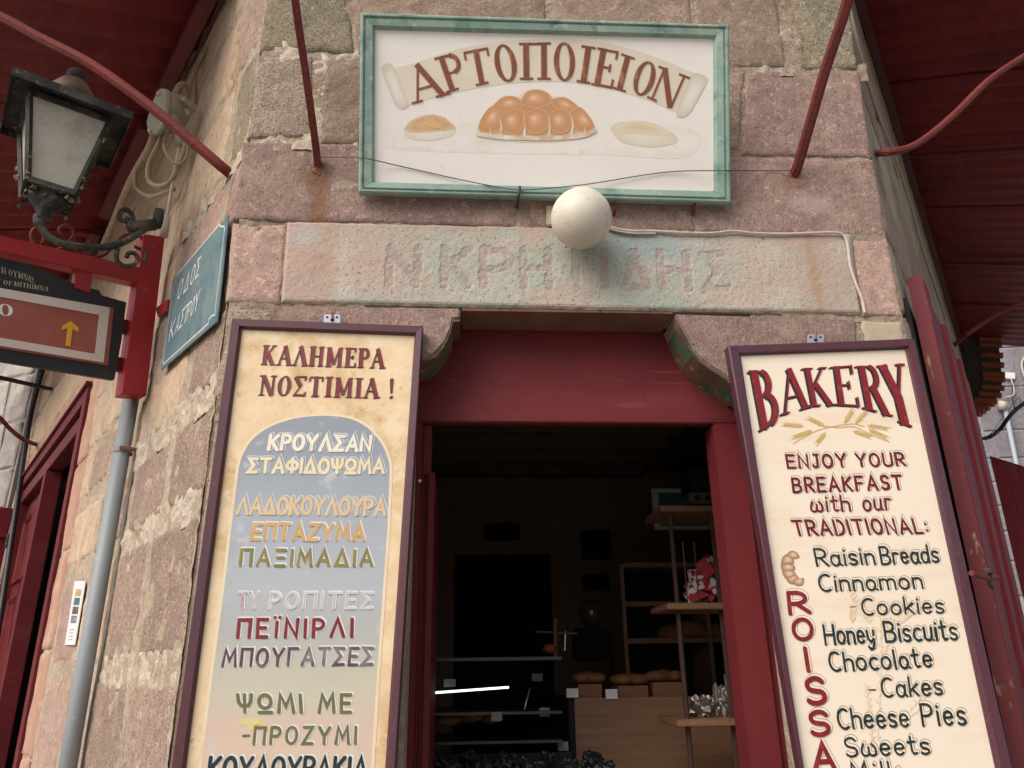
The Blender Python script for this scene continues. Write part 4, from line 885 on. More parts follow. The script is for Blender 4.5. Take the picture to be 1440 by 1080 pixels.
for q, k in (([(536, 97), (541, 91), (550, 90), (558, 104), (568, 130), (574, 143), (572, 151), (564, 154), (555, 146), (545, 122)], 0), ([(972, 106), (982, 103), (994, 110), (992, 120), (978, 146), (970, 159), (960, 165), (951, 162), (955, 146), (965, 124)], 1)):
    o_ = smooth_px(q, 4); c_ = (sum(p[0] for p in o_) / len(o_), sum(p[1] for p in o_) / len(o_)); mb = MB(); mb.open = True; blob(mb, SG, N0, o_, c_, [(.78, .74, .67), (.74, .69, .60), (.60, .54, .44)], .0011 + .0002 * k); mb.build('painted_scroll_end', mat('scroll_end_paint', (.7, .65, .55), .6, attr='col'), t)
LET = [('A', [(582, 146), (630, 133), (610, 83), (566, 97)]), ('P', [(628, 131), (660, 121), (644, 73), (611, 82)]), ('T', [(660, 123), (696, 115), (687, 66), (650, 73)]),
       ('O', [(699, 117), (732, 113), (722, 61), (690, 65)]), ('Π', [(730, 112), (775, 112), (775, 60), (729, 61)]), ('O', [(778, 114), (810, 114), (809, 60), (777, 60)]),
       ('I', [(810, 115), (830, 118), (838, 67), (817, 64)]), ('E', [(831, 119), (861, 125), (872, 73), (840, 67)]), ('I', [(861, 124), (880, 130), (893, 82), (873, 75)]),
       ('O', [(884, 130), (914, 138), (928, 91), (898, 83)]), ('N', [(909, 137), (950, 155), (970, 109), (927, 93)])]
pen = Pen(); pen2 = Pen()
for ch, q in LET:
    quad_glyph(pen2, SG, N0, ch, q, .0016, .92, grow=.0022); quad_glyph(pen, SG, N0, ch, q, .0032, .92)
pen2.build('lettering_outline', M_orangeline, t); pen.build('lettering', M_brownlet, t)
# painted loaves
mb = MB()
W_, C1, C2, C3 = (.74, .68, .60), (.66, .38, .20), (.52, .22, .085), (.60, .33, .18)
base = smooth_px([(670, 182), (676, 168), (690, 150), (706, 137), (728, 135), (740, 128), (758, 126), (774, 135), (795, 137), (812, 148), (828, 163), (838, 180), (834, 190), (815, 196), (780, 200), (730, 200), (695, 197), (674, 192)])
blob(mb, SG, N0, base, (754, 162), [(.56, .30, .15)] * 5 + [(.60, .36, .20), (.70, .56, .42), W_], .0010)
lobes = [([(672, 180), (677, 166), (690, 150), (706, 150), (712, 165), (704, 182), (690, 188), (677, 187)], (692, 163)), ([(690, 152), (706, 137), (724, 136), (736, 146), (728, 156), (706, 158)], (716, 144)),
         ([(730, 146), (741, 129), (758, 126), (773, 133), (776, 146), (760, 152), (742, 152)], (750, 137)), ([(774, 140), (794, 137), (812, 149), (816, 158), (798, 158), (780, 152)], (795, 146)),
         ([(800, 158), (814, 150), (829, 164), (836, 180), (828, 186), (812, 183), (802, 172)], (822, 168)), ([(706, 160), (722, 153), (736, 156), (737, 176), (728, 190), (712, 188), (704, 176)], (718, 168)),
         ([(738, 160), (754, 152), (770, 158), (772, 178), (762, 188), (746, 188), (737, 176)], (750, 166)), ([(773, 158), (788, 152), (802, 160), (804, 178), (794, 188), (780, 187), (773, 176)], (784, 168))]
for i, (q, c) in enumerate(lobes): blob(mb, SG, N0, smooth_px(q, 4), c, [(.78, .60, .46), (.69, .44, .28), (.62, .35, .19), (.585, .31, .155), (.565, .285, .135), (.63, .38, .22)], .0014 + .00012 * i)
s1 = smooth_px([(568, 182), (575, 172), (590, 164), (606, 161), (622, 164), (634, 172), (641, 181), (636, 190), (620, 196), (600, 198), (580, 196), (570, 190)])
blob(mb, SG, N0, s1, (604, 190), [(.75, .70, .62), (.75, .70, .62), (.70, .62, .50)], .0010)
blob(mb, SG, N0, smooth_px([(569, 181), (577, 171), (592, 164), (608, 161), (624, 165), (636, 174), (640, 181), (620, 184), (596, 186), (578, 186)]), (606, 174), [(.72, .47, .26), (.70, .45, .25), (.64, .40, .21), (.68, .5, .32)], .0014)
blob(mb, SG, N0, smooth_px([(858, 182), (866, 174), (882, 171), (902, 170), (925, 176), (944, 186), (953, 194), (948, 202), (920, 207), (895, 205), (872, 198)]), (905, 194), [(.76, .71, .62), (.74, .68, .58), (.68, .60, .47)], .0010)
blob(mb, SG, N0, smooth_px([(862, 180), (880, 172), (903, 171), (926, 178), (943, 187), (930, 190), (900, 188), (876, 186)]), (902, 179), [(.70, .52, .36), (.71, .57, .42), (.74, .66, .55)], .0014)
mb.open = True; mb.build('painted_loaves', M_attr, t)
pen = Pen()
for q in ([(704, 190), (705, 178), (702, 166)], [(737, 192), (738, 178), (737, 164)], [(772, 192), (773, 178), (772, 164)], [(803, 190), (806, 176), (804, 164)], [(688, 192), (690, 186), (689, 180)], [(823, 190), (822, 184), (824, 178)]):
    Q = [SG.px(*p, N0) for p in q]; pen.ribbon([(0, 0), (1, 0), (2, 0)], [.016, .006, .002], lambda a, b, Q=Q: Q[int(a)], SG.n, .0026)
Q = [SG.px(*p, N0) for p in smooth_px([(673, 189), (700, 193), (730, 194), (760, 195), (790, 194), (820, 191), (836, 184)], 3, False)]; pen.ribbon([(i, 0) for i in range(len(Q))], .018, lambda a, b: Q[int(a)], SG.n, .0024)
pen.build('painted_flour', mat('flour_white_paint', (.72, .62, .50), .6, [(14, (.62, .40, .24), .46, .60), (6, (.78, .73, .66), .5, .6)]), t)
pen = Pen(); rr = random.Random(3)
for k in range(40):
    x = rr.uniform(580, 632); y = rr.uniform(167, 183); p = SG.px(x, y, N0); pen.ribbon([(0, 0), (.0006, 0)], .0022, lambda a, b, p=p: p + SG.u * a + SG.z * b, SG.n, .0022)
pen.build('seed_specks', M_brownlet, t)
# iron pins holding the board from below
for x, y0, y1, lb in ((730, 262, 292, 'rusty iron pin bent over the sign rim left of the globe'), (866, 286, 304, 'rusty iron pin just right of the globe lamp'), (977, 283, 302, 'rusty pin near the right end of the sign rim')):
    a = SG.px(x + 1, y0, .028 if y0 < 270 else .0); b = SG.px(x - 1, (y0 + y1) / 2, .03 if y0 < 270 else -.005); c = F.px(x - 3, y1, .01); mb = MB(); mb.tube(spline([a, b, c], 4), .0058, 8); solo('iron_pin', mb, M_rod if x > 800 else M_wire, lb, 'pin', 'pins under the signboard')
# thin tie wire from rod to rod across the board
wp = [F.px(448, 221, .05), SG.px(507, 222, .028), SG.px(560, 233, .004), SG.px(640, 251, .004), SG.px(700, 263, .024), SG.px(735, 267, .028), SG.px(790, 263, .028), SG.px(840, 257, .01), SG.px(900, 247, .004), SG.px(950, 241, .004), SG.px(1008, 240, .024), SG.px(1026, 240, .02), F.px(1075, 240, .03), F.px(1112, 240, .03)]
mb = MB(); mb.tube(spline(wp, 5), .0022, 6); solo('tie_wire', mb, M_wire, 'thin dark wire sagging across the lower part of the bakery signboard', 'wire')
# globe lamp
t = thing('globe_lamp', F, F.px(818, 352, .15), 'white opal glass globe lamp under the bakery signboard', 'lamp')
mb = MB(); mb.sphere(F.px(817.5, 307, .16), .1175, 48, 30); mb.build('globe', M_globe, t, smooth=True)
c = F.px(800, 300, .02); mb = MB(); mb.boxf(F, F.uz(767, 300)[0], F.uz(800, 300)[0], .028, .012, F.uz(780, 322)[1], F.uz(780, 294)[1]); mb.build('wall_plate', M_plaster, t, bev=.004)
mb = MB(); mb.tube([F.px(812, 305, .016), F.px(815, 306, .055)], .045, 20); mb.build('collar', M_cable, t)
cb = [F.px(*p, .03) for p in [(852, 317), (868, 322), (890, 325), (920, 325), (950, 327), (1000, 328), (1030, 325), (1060, 328), (1110, 329), (1170, 327), (1186, 331), (1192, 345), (1196, 375), (1204, 400), (1212, 420), (1216, 440)]]
mb = MB(); mb.tube(spline(cb, 4), .0062, 8); mb.build('flex', M_cable, t)
mb = MB(); mb.tube(spline([p + Vector((0, 0, -.012)) + F.u * .004 + F.n * .002 for p in cb[:4]] , 4), .004, 8); mb.build('flex', M_cable, t)

# ------------------------------------------------------------------ tall menu boards
def menu(Oq, Iq, n, mt_board, label, nm='menu_board'):
    t = thing(nm, F, F.px((Oq[2][0] + Oq[3][0]) / 2, 1079, n), label, 'sign')
    O = [F.px(*p, n) for p in Oq]; I = [F.px(*p, n) for p in Iq]
    moulding(F, O, I, 0, [(0, .012), (.12, .017), (.80, .015), (.9, .004), (1, .002)], t, M_purple)
    k = [a.lerp(b, .6) for a, b in zip(O, I)]
    mb = MB(); mb.prism([p - F.n * .004 for p in k], -F.n * .014); mb.build('board', mt_board, t)
    return t
# extend board pixel quads down to their real feet below the picture
def down(a, b, y): return (a[0] + (b[0] - a[0]) * (y - a[1]) / (b[1] - a[1]), y)
NB = .055
LO = [(328, 450), (595, 460.5), down((595, 460.5), (557, 1080), 1230), down((328, 450), (243, 1080), 1230)]
LI = [(340, 463), (583, 472), down((583, 472), (547, 1000), 1210), down((340, 463), (261, 1080), 1210)]
tL = menu(LO, LI, NB, M_ochre, 'tall cream and grey blue Greek menu board left of the doorway')
NP = NB - .004
ap = [(334, 657)] + [(340, 638), (352, 619), (370, 604), (393, 593), (420, 586), (455.5, 583), (488, 586), (512, 596), (530, 612), (542, 630), (549, 650), (550, 665), (547, 740), (542, 810), (533, 940), (524, 1080), (519, 1160), (272, 1160), (281, 1080), (297, 950), (315, 815), (325, 730)]
ap_ = [(x, y) for x, y in smooth_px(ap[:13], 4, False)] + ap[13:]
mb = MB(); mb.open = True; mb.add([F.px(*p, NP + .0007) for p in ap_], [tuple(range(len(ap_)))]); mb.build('arched_panel', M_panelblue, tL)
pen = Pen(); K_ = [F.px(*p, NP) for p in [(281, 1080), (297, 950), (315, 815), (325, 730)] + ap_[:-3][:len(ap_) - 6]]
pts = [(i, 0) for i in range(len(K_))]; pen.ribbon(pts, .010, lambda a, b: K_[int(a)], F.n, .0009); 
pen.build('panel_edge', mat('cream_edge_paint', (.74, .62, .44), .5, [(12, (.70, .54, .33), .5, .7)]), tL)
# the yellow brush mark
pen = Pen(); 
for q in ([(352, 1022), (365, 1020), (378, 1024)], [(340, 1014), (352, 1016), (362, 1014)]):
    Q = [F.px(*p, NP) for p in q]; pen.ribbon([(0, 0), (1, 0), (2, 0)], .02, lambda a, b, Q=Q: Q[int(a)], F.n, .0011)
pen.build('brush_mark', mat('yellow_brush_paint', (.64, .54, .20), .6, [(20, (.6, .5, .33), .45, .6)]), tL)
H1 = [(M_darklet, -.004, -.003, 0, .0010)]
Hb = [(M_haloblue, .0028, .0022, .0022, .0011)]
def HB(m1, m2): return [(m1, .0055, .0032, .0024, .0011), (m2, .0048, .0028, .0006, .0014)]
text_line(F, NP, 'ΚΑΛΗΜΕΡΑ', (368, 512.5), (541, 518), (371.5, 485), M_redlet, tL, serif=True, gap=.10, halo=H1, lift=.0022, k=.86)
text_line(F, NP, 'ΝΟΣΤΙΜΙΑ', (364, 555.5), (533, 560), (367.5, 527.5), M_redlet, tL, serif=True, gap=.09, halo=H1, lift=.0022, k=.86)
text_line(F, NP, '!', (547, 560), (555, 560.5), (548, 534), M_redlet, tL, serif=True, gap=.1, halo=H1, lift=.0022)
hv = HB(M_haloblue, M_panelblue)
text_line(F, NP, 'ΚΡΟΥΛΣΑΝ', (378, 632), (520, 634), (381, 612), M_whitelet, tL, w_=.24, gap=.26, halo=hv, lift=.0024)
text_line(F, NP, 'ΣΤΑΦΙΔΟΨΩΜΑ', (349, 664), (539, 665.5), (351, 645), M_whitelet if False else mat('straw_cream_letter_paint', (.72, .63, .40), .4, [(14, (.78, .73, .58), .5, .7)]), tL, w_=.24, gap=.25, halo=hv, lift=.0024)
text_line(F, NP, 'ΛΑΔΟΚΟΥΛΟΥΡΑ', (334, 722), (541, 724), (337, 700), M_sandlet, tL, w_=.22, gap=.22, halo=hv, lift=.0024)
text_line(F, NP, 'ΕΠΤΑΖΥΜΑ', (354, 758.5), (511, 759.5), (357, 737), M_amberlet, tL, w_=.22, gap=.30, halo=Hb, lift=.0024)
text_line(F, NP, 'ΠΑΞΙΜΑΔΙΑ', (338, 795), (523, 796), (340.5, 773), M_olivelet, tL, w_=.20, gap=.36, halo=Hb, lift=.0024)
M_redfade = mat('worn_red_letter_paint', (.50, .46, .46), .5, [(18, (.42, .10, .13), .52, .62)])
text_line(F, NP, 'ΤΥ', (335, 856), (362, 856), (336, 834), M_redfade, tL, w_=.16, gap=.32, halo=Hb, lift=.0024)
text_line(F, NP, 'ΡΟΠΙΤΕΣ', (378, 856), (522, 856), (381, 834), M_fadelet, tL, w_=.16, gap=.32, halo=Hb, lift=.0024)
text_line(F, NP, 'ΠΕΪΝΙΡΛΙ', (334.5, 896), (495, 895), (336.5, 871.5), M_redlet, tL, w_=.20, gap=.40, halo=Hb, lift=.0024)
text_line(F, NP, 'ΜΠΟΥΓΑΤΣΕΣ', (313, 937), (523, 934), (316, 913.5), M_plumlet, tL, w_=.18, gap=.32, halo=Hb, lift=.0024)
text_line(F, NP, 'ΨΩΜΙ', (335, 1001.5), (424, 1001.5), (334.5, 977), M_greenlet, tL, w_=.20, gap=.36, halo=Hb, lift=.0024)
text_line(F, NP, 'ΜΕ', (449, 1001.5), (493, 1001.5), (450, 977), M_greenlet, tL, w_=.20, gap=.36, halo=Hb, lift=.0024)
text_line(F, NP, 'ΠΡΟΖΥΜΙ', (357, 1046), (500, 1045), (359, 1023), M_greenlet, tL, w_=.19, gap=.38, halo=Hb, lift=.0024)
text_line(F, NP, '-', (341, 1046), (349, 1046), (343, 1022), M_greenlet, tL, w_=.14, lift=.0024)
text_line(F, NP, 'ΚΟΥΛΟΥΡΑΚΙΑ', (293, 1094), (514, 1094), (297, 1065), M_darklet, tL, w_=.20, gap=.25, halo=Hb, lift=.0024)

RO = [(1022, 488), (1283, 478), down((1283, 478), (1420, 1080), 1230), down((1022, 488), (1123, 1080), 1230)]
RI = [(1041, 500), (1273, 491), down((1273, 491), (1400, 1080), 1210), down((1041, 500), (1131, 1080), 1210)]
RI[3] = down((1041, 500), (1129, 1080), 1210)
tR = menu(RO, RI, NB, M_cream, 'tall cream English menu board with red BAKERY heading right of the doorway')
BK = [('B', [(1068, 607), (1098, 590), (1087, 520), (1051, 521)]), ('A', [(1100, 584), (1139, 573), (1127, 517), (1094, 519)]), ('K', [(1137, 572), (1176, 570), (1163, 516), (1127, 518)]),
      ('E', [(1174, 570), (1210, 573), (1200, 513), (1167, 516)]), ('R', [(1214, 575), (1253, 586), (1237, 513), (1203, 515)]), ('Y', [(1253, 590), (1292, 606), (1269, 511), (1234, 514)])]
pen = Pen(); pen2 = Pen()
for ch, q in BK:
    quad_glyph(pen2, F, NP, ch, q, .0008, .82, off=(-.0065, -.0045), grow=.0006); quad_glyph(pen, F, NP, ch, q, .0030, .82)
pen2.build('lettering_outline', M_darklet, tR); pen.build('lettering', M_redlet, tR)
# wheat sprig
pen = Pen(); rr = random.Random(5)
def pxr(pts, wd, lift): 
    Q = [F.px(*p, NP) for p in pts]; pen.ribbon([(i, 0) for i in range(len(Q))], wd, lambda a, b: Q[int(a)], F.n, lift)
pxr(smooth_px([(1115, 624), (1130, 615), (1150, 605), (1175, 599), (1200, 596), (1215, 600)], 4, False), .0035, .001)
pxr(smooth_px([(1250, 621), (1235, 615), (1218, 608), (1200, 600), (1178, 601), (1150, 598)], 4, False), .0035, .0013)
for (x, y, an, ln) in ((1128, 599, 175, 26), (1158, 598, 155, 22), (1140, 606, 200, 26), (1187, 594, 55, 18), (1203, 594, 45, 20), (1200, 606, -20, 24), (1222, 604, -25, 26), (1160, 609, 230, 16), (1220, 598, -10, 28)):
    for k in range(12):
        f_ = k / 11; sx = x + math.cos(R(an)) * ln * f_ * .9; sy = y - math.sin(R(an)) * ln * f_ * .9; sd_ = 28 * (1 if k % 2 else -1)
        pxr([(sx, sy), (sx + math.cos(R(an + sd_)) * 4.5, sy - math.sin(R(an + sd_)) * 4.5)], .0048 * (1.1 - f_ * .5), .0016 + .0001 * (k % 3))
        pxr([(sx, sy), (sx + math.cos(R(an + sd_ * .6)) * 10, sy - math.sin(R(an + sd_ * .6)) * 10)], .0009, .0014)
pen.build('painted_wheat', M_straw, tR)
M_wheatfaint = mat('faint_wheat_paint', (.70, .54, .34), .6, [(20, (.72, .62, .46), .45, .6)])
pen = Pen()
for q in (([(1200, 855), (1198, 875)]), ([(1195, 835), (1205, 860), (1222, 875)]), ([(1238, 868), (1240, 920), (1238, 970), (1234, 1040)]), ([(1255, 872), (1248, 900), (1242, 930)]), ([(1300, 850), (1275, 870), (1262, 880)]), ([(1218, 965), (1224, 1000), (1226, 1040)]), ([(1312, 960), (1290, 1000), (1262, 1020)])):
    pxr(q, .003, .0009)
    for k in range(18):
        a_, b_ = q[0], q[-1]; f_ = k / 17; sx, sy = a_[0] + (b_[0] - a_[0]) * f_, a_[1] + (b_[1] - a_[1]) * f_; s = 1 if k % 2 else -1
        pxr([(sx, sy), (sx + 4 * s, sy - 5)], .0035, .0011 + .0001 * (k % 3))
pen.build('faint_painted_wheat', M_wheatfaint, tR)
M_lineol = mat('thin_brown_outline', (.22, .15, .11), .6)
def HO(g1=.0042, m=M_lineol, inner=M_cream): return [(m, .0042, .0042, g1, .0009), (inner, .0038, .0038, g1 - .0016, .0013)]
for tx, a, b, c, kw in (
    ('ENJOY YOUR', (1108, 658), (1272, 654.5), (1105.5, 640.5), dict(w_=.19, gap=.30, sp=.42)), ('BREAKFAST', (1116, 692), (1269, 687.5), (1113.5, 673), dict(w_=.19, gap=.34)),
    ('with', (1141, 719.5), (1195, 718), (1138, 698), dict(w_=.14, gap=.22)), ('our', (1215, 718), (1252, 716), (1212, 695), dict(w_=.14, gap=.25)),
    ('TRADITIONAL:', (1118, 753), (1305, 749), (1113, 733), dict(w_=.18, gap=.30))):
    text_line(F, NP, tx, a, b, c, M_maroonlet, tR, halo=HO(.003), lift=.0022, **kw)
for tx, a, b, c in (('Raisin', (1149, 795.5), (1230, 793), (1144.5, 772)), ('Breads', (1240, 793), (1320, 790), (1236, 769)), ('Cinnamon', (1153, 831.5), (1297, 827), (1149.5, 808.5)),
    ('Cookies', (1213, 864.5), (1327, 861.5), (1210.5, 842)), ('Honey', (1161, 906), (1230, 903.5), (1157, 879)), ('Biscuits', (1246, 902.5), (1346, 898.5), (1242, 875)),
    ('Chocolate', (1168, 944), (1311, 937.5), (1164, 918)), ('Cakes', (1241, 980), (1325, 976.5), (1237.5, 954)), ('Cheese', (1180, 1025), (1278, 1021), (1175.5, 997.5)), ('Pies', (1298, 1020), (1358, 1018), (1293.5, 990)),
    ('Sweets', (1190, 1063.5), (1307, 1059.5), (1186, 1037.5)), ('Milk', (1198, 1101), (1266, 1098), (1193, 1073))):
    text_line(F, NP, tx, a, b, c, M_darklet, tR, halo=HO(.0026), lift=.0022, w_=.135, gap=.20 if len(tx) > 4 else .24)
text_line(F, NP, '-', (1197, 864), (1204, 864), (1194, 842), M_darklet, tR, w_=.06, lift=.0022)
text_line(F, NP, '-', (1223, 980), (1232, 980), (1220, 958), M_darklet, tR, w_=.08, lift=.0022)
pen = Pen(); pn = {}; pens = [Pen(), Pen(), Pen()]
for ch, q in (('R', [(1111, 863), (1137, 861), (1131, 833), (1108, 834)]), ('O', [(1117, 900), (1143, 898), (1139, 870), (1114, 872)]), ('I', [(1135.5, 943), (1137.5, 943), (1132.5, 912), (1130.5, 912)]),
              ('S', [(1136, 990), (1161, 988), (1155, 953), (1132, 955)]), ('S', [(1141, 1034), (1166, 1032), (1161, 1000), (1137, 1002)]), ('A', [(1146, 1084), (1174, 1082), (1169, 1046), (1142, 1048)])):
    wv = .21
    quad_glyph(pens[0], F, NP, ch, q, .0009, serif=False, w_=wv, grow=.0030, off=(.0042, .0042)); quad_glyph(pens[1], F, NP, ch, q, .0013, serif=False, w_=wv, grow=.0016, off=(.0040, .0040)); quad_glyph(pens[2], F, NP, ch, q, .0024, serif=False, w_=wv, h=.0005)
pens[0].build('lettering_outline', M_lineol, tR); pens[1].build('lettering_outline', M_cream, tR); pens[2].build('lettering', M_redlet, tR)
# painted croissant
mb = MB(); mb.open = True
seg = [([(1098, 793), (1099, 801), (1106, 806), (1116, 803), (1118, 797), (1112, 792), (1104, 790)]), ([(1099, 803), (1103, 812), (1112, 816), (1119, 810), (1116, 803), (1107, 801)]), ([(1104, 813), (1111, 821), (1122, 820), (1123, 812), (1117, 808)]),
       ([(1113, 819), (1121, 824), (1129, 822), (1130, 813), (1124, 814), (1118, 813)]), ([(1098, 793), (1100, 784), (1107, 779), (1114, 783), (1116, 792), (1108, 794)]), ([(1105, 781), (1111, 775), (1119, 776), (1124, 783), (1117, 786), (1112, 785)])]
for i, q in enumerate(seg):
    o_ = smooth_px(q, 4); c_ = (sum(p[0] for p in o_) / len(o_) + 1, sum(p[1] for p in o_) / len(o_) - 1); blob(mb, F, NP, o_, c_, [(.70, .55, .40), (.60, .42, .28), (.45, .27, .17), (.28, .15, .09)], .001 + .00012 * i)
mb.build('painted_croissant', M_attr, tR)
# zinc hangers on both boards
for x, y, lb in ((467, 447, 'zinc hanger plate on top of the left menu board'), (1147, 475, 'zinc hanger plate on top of the right menu board')):
    t = thing('hanger_plate', F, F.px(x, y + 6, .05), lb, 'hanger', 'hangers of the menu boards')
    mb = MB(); mb.prism([F.px(x + dx, y + dy, .05) for dx, dy in ((-10, -5), (10, -5), (11.5, -3), (11.5, 9), (-11.5, 9), (-11.5, -3))], -F.n * .003); plt = mb.build('plate', M_zinc, t, bev=.0008)
    mb = MB(); mb.tube(spline([F.px(x, y - 8, .012), F.px(x, y - 7, .05), F.px(x, y + 2, .06)], 4), .0035, 8); mb.build('hook', M_rust, t)
    for dx, dy in ((-7, -1), (7, -1), (0, 3)):
        mb = MB(); p = F.px(x + dx, y + dy, .0505); mb.tube([p, p + F.n * .0008], .0045 if dx else .007, 10); mb.build('hole', M_dark, plt)

# ------------------------------------------------------------------ canopies over the side streets
def canopy(fr, dirn, s_list, zw, ang, out, pitch, amp, label, beam_n, flat_from=1e9, jog=()):
    """sheets fall away from the wall; s_list = edges of the sheets along the wall"""
    t = thing('street_canopy', fr, fr.w(dirn * s_list[0], out, zw - out * math.tan(ang)), label, 'canopy', None)
    up = Vector((0, 0, 1)); k = 0
    for a, b in zip(s_list[:-1], s_list[1:]):
        mb = MB(); nu = max(8, int((b - a) / pitch * 10)); rows_ = 3; lapz = .012 * (k % 2) + .0; k += 1
        fl = a >= flat_from; am = amp * (.35 if fl else 1)
        for layer in (0, .004):
            for j in range(rows_ + 1):
                n = -.0 + (out) * j / rows_
                for i in range(nu + 1):
                    s = a - .03 + (b - a + .06) * i / nu
                    z = zw - n * math.tan(ang) + am * math.sin(2 * math.pi * s / pitch) + lapz + layer + .02 * noise.noise(Vector((s * .7, n, 3)))
                    mb.v.append(fr.w(dirn * s, n, z))
        m = nu + 1; off = m * (rows_ + 1)
        for j in range(rows_):
            for i in range(nu):
                q = (j * m + i, j * m + i + 1, (j + 1) * m + i + 1, (j + 1) * m + i); mb.f.append(q); mb.f.append(tuple(x + off for x in q[::-1]))
        mb.open = True
        mb.build('corrugated_sheet', M_sheet, t, smooth=True)
    return t
tcL = canopy(L, -1, [.45, 1.35, 2.2, 3.1, 4.0, 4.9, 5.8, 6.7, 7.3], 5.20, R(20), 1.2, .23, .024, 'dark maroon corrugated metal canopy over the left street, above the lantern', .1)
for s0, s1 in ((.45, 1.75), (2.1, 3.45), (3.75, 5.2), (5.3, 7.3)):
    mb = MB(); mb.boxf(L, -s1, -s0, .14, .06, 5.03, 5.10); mb.build('batten', M_beam, tcL, bev=.004)
for nn in (1.14,):
    mb = MB(); z = 5.15 - nn * math.tan(R(20)); mb.boxf(L, -7.3, -.45, nn + .04, nn - .02, z - .05, z - .01); mb.build('batten', M_beam, tcL, bev=.004)
tcR = canopy(RW, 1, [.45, 1.5, 2.6, 3.55, 4.7, 5.9, 7.3, 8.75], 5.93, R(19), 1.3, .21, .020, 'dark maroon corrugated metal canopy over the right street', .1, flat_from=3.5)
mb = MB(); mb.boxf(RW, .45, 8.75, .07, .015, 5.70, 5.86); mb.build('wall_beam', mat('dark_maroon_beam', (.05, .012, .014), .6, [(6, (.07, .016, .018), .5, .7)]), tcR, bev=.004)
for sx in (3.55, 5.9): mb = MB(); z0_ = 5.9; a = RW.w(sx, .05, z0_ - .045); b = RW.w(sx, 1.25, z0_ - .045 - 1.2 * math.tan(R(19))); mb.tube([a, b], .022, 4); mb.build('rafter', M_beam, tcR)
# rods
def rod(name, pts, r, label, seg=8, flat=1.0, mt=M_rod, k=6, boss=None):
    t = thing(name, None, pts[0], label, 'rod', 'iron rods bracing the canopies')
    mb = MB(); mb.tube(spline(pts, k), r, seg, flat=flat); mb.build('bar', mt, t, smooth=False)
    if boss is not None:
        d = (Vector(pts[1]) - Vector(pts[0])).normalized(); mb = MB(); mb.sphere(Vector(pts[0]), boss, 12, 8)
        for v in mb.v: v += (v - Vector(pts[0])) * .5 * noise.noise(v * 40)
        mb.build('rusty_socket', M_rust, t)
    return t
rod('canopy_brace', [L.px(326, 246, -.02), L.px(318, 240, .03), at(285, 212, 3.28), at(215, 153, 3.30), at(130, 92, 3.35), at(60, 55, 3.42), at(20, 33, 3.50), at(-30, 5, 3.56), at(-120, -60, 3.6)], .0235, 'rusty red rod crossing in front of the lantern, fixed at the upper left corner', 7, boss=.028)
rod('canopy_brace', [F.px(447, 244, -.01), F.px(446, 222, .035), at(438, 160, 3.05), at(428, 90, 2.98), at(417, 15, 2.9), at(411, -40, 2.84), at(400, -160, 2.7)], .0185, 'straight red iron rod rising left of the bakery signboard', 4, k=3, boss=.03)
rod('canopy_brace', [F.px(1112, 252, -.01), F.px(1121, 236, .04), at(1140, 170, 3.15), at(1160, 100, 3.06), at(1180, 40, 2.98), at(1195, -10, 2.92), at(1222, -120, 2.78)], .021, 'straight red iron rod rising right of the bakery signboard', 6, k=3, boss=.028)
rod('canopy_brace', [RW.px(1224, 216, -.03), at(1240, 215, 3.45), at(1275, 209, 3.45), at(1305, 192, 3.5), at(1345, 158, 3.58), at(1385, 118, 3.66), at(1420, 92, 3.74), at(1470, 62, 3.9), at(1560, 10, 4.1)], .0165, 'bent rusty rod reaching right from the upper right corner under the canopy', 8)
rod('canopy_brace', [RW.px(1342, 487, -.02), at(1350, 478, 7.6), at(1385, 452, 7.5), at(1415, 436, 7.5), at(1450, 422, 7.5), at(1520, 395, 7.5)], .022, 'shaded rod under the far end of the right canopy', 8)
rod('canopy_brace', [RW.px(1378, 617, -.02), at(1390, 615, 8.6), at(1406, 604, 8.5), at(1420, 585, 8.4), at(1435, 571, 8.4), at(1455, 560, 8.4), at(1500, 545, 8.4)], .022, 'dark curved rod against the bluish far wall', 8, mt=M_black)
rod('canopy_brace', [L.px(53, 624, -.02), L.px(47, 624, .05), at(30, 616, 7.0), at(14, 603, 6.9), at(0, 588, 6.8), at(-30, 560, 6.6)], .020, 'curved dark red rod below the hanging sign, left of the far doorway', 8)
rod('canopy_brace', [L.px(72, 546, -.02), at(66, 546, 7.4), at(40, 540, 7.2), at(0, 531, 7.0), at(-40, 522, 6.8)], .020, 'nearly level dark rod just below the hanging sign', 6, mt=M_black)

# ------------------------------------------------------------------ hanging street sign on its red bracket
t = thing('sign_bracket', HS, HS.px(193, 556), 'bright red square steel post with arms carrying the hanging sign', 'bracket')
def hp_(q, n, d, name, mt, par, bev=.003, fr=HS):
    mb = MB(); mb.prism([fr.px(*p, n) for p in q], -fr.n * d); return mb.build(name, mt, par, bev=bev)
hp_([(203, 329), (232, 333), (206, 557), (172, 554)], .045, .085, 'post', M_signred, t)
hp_([(-60, 317), (-60, 339), (198, 399), (198, 376)], .04, .07, 'arm', M_signred, t)
hp_([(108, 374), (130, 380), (127, 412), (105, 404)], .03, .05, 'hanger', M_signred, t)
hp_([(172, 448), (190, 452), (188, 470), (170, 466)], .0, .04, 'lower_arm', M_red, t)
hp_([(164, 501), (184, 505), (182, 524), (162, 519)], .0, .04, 'lower_arm', M_red, t)
mb = MB(); mb.prism([L.px(*p, .035) for p in [(219, 433), (236, 421), (234, 436), (222, 446)]], -L.n * .01); mb.build('fixing_tab', M_signred, t)
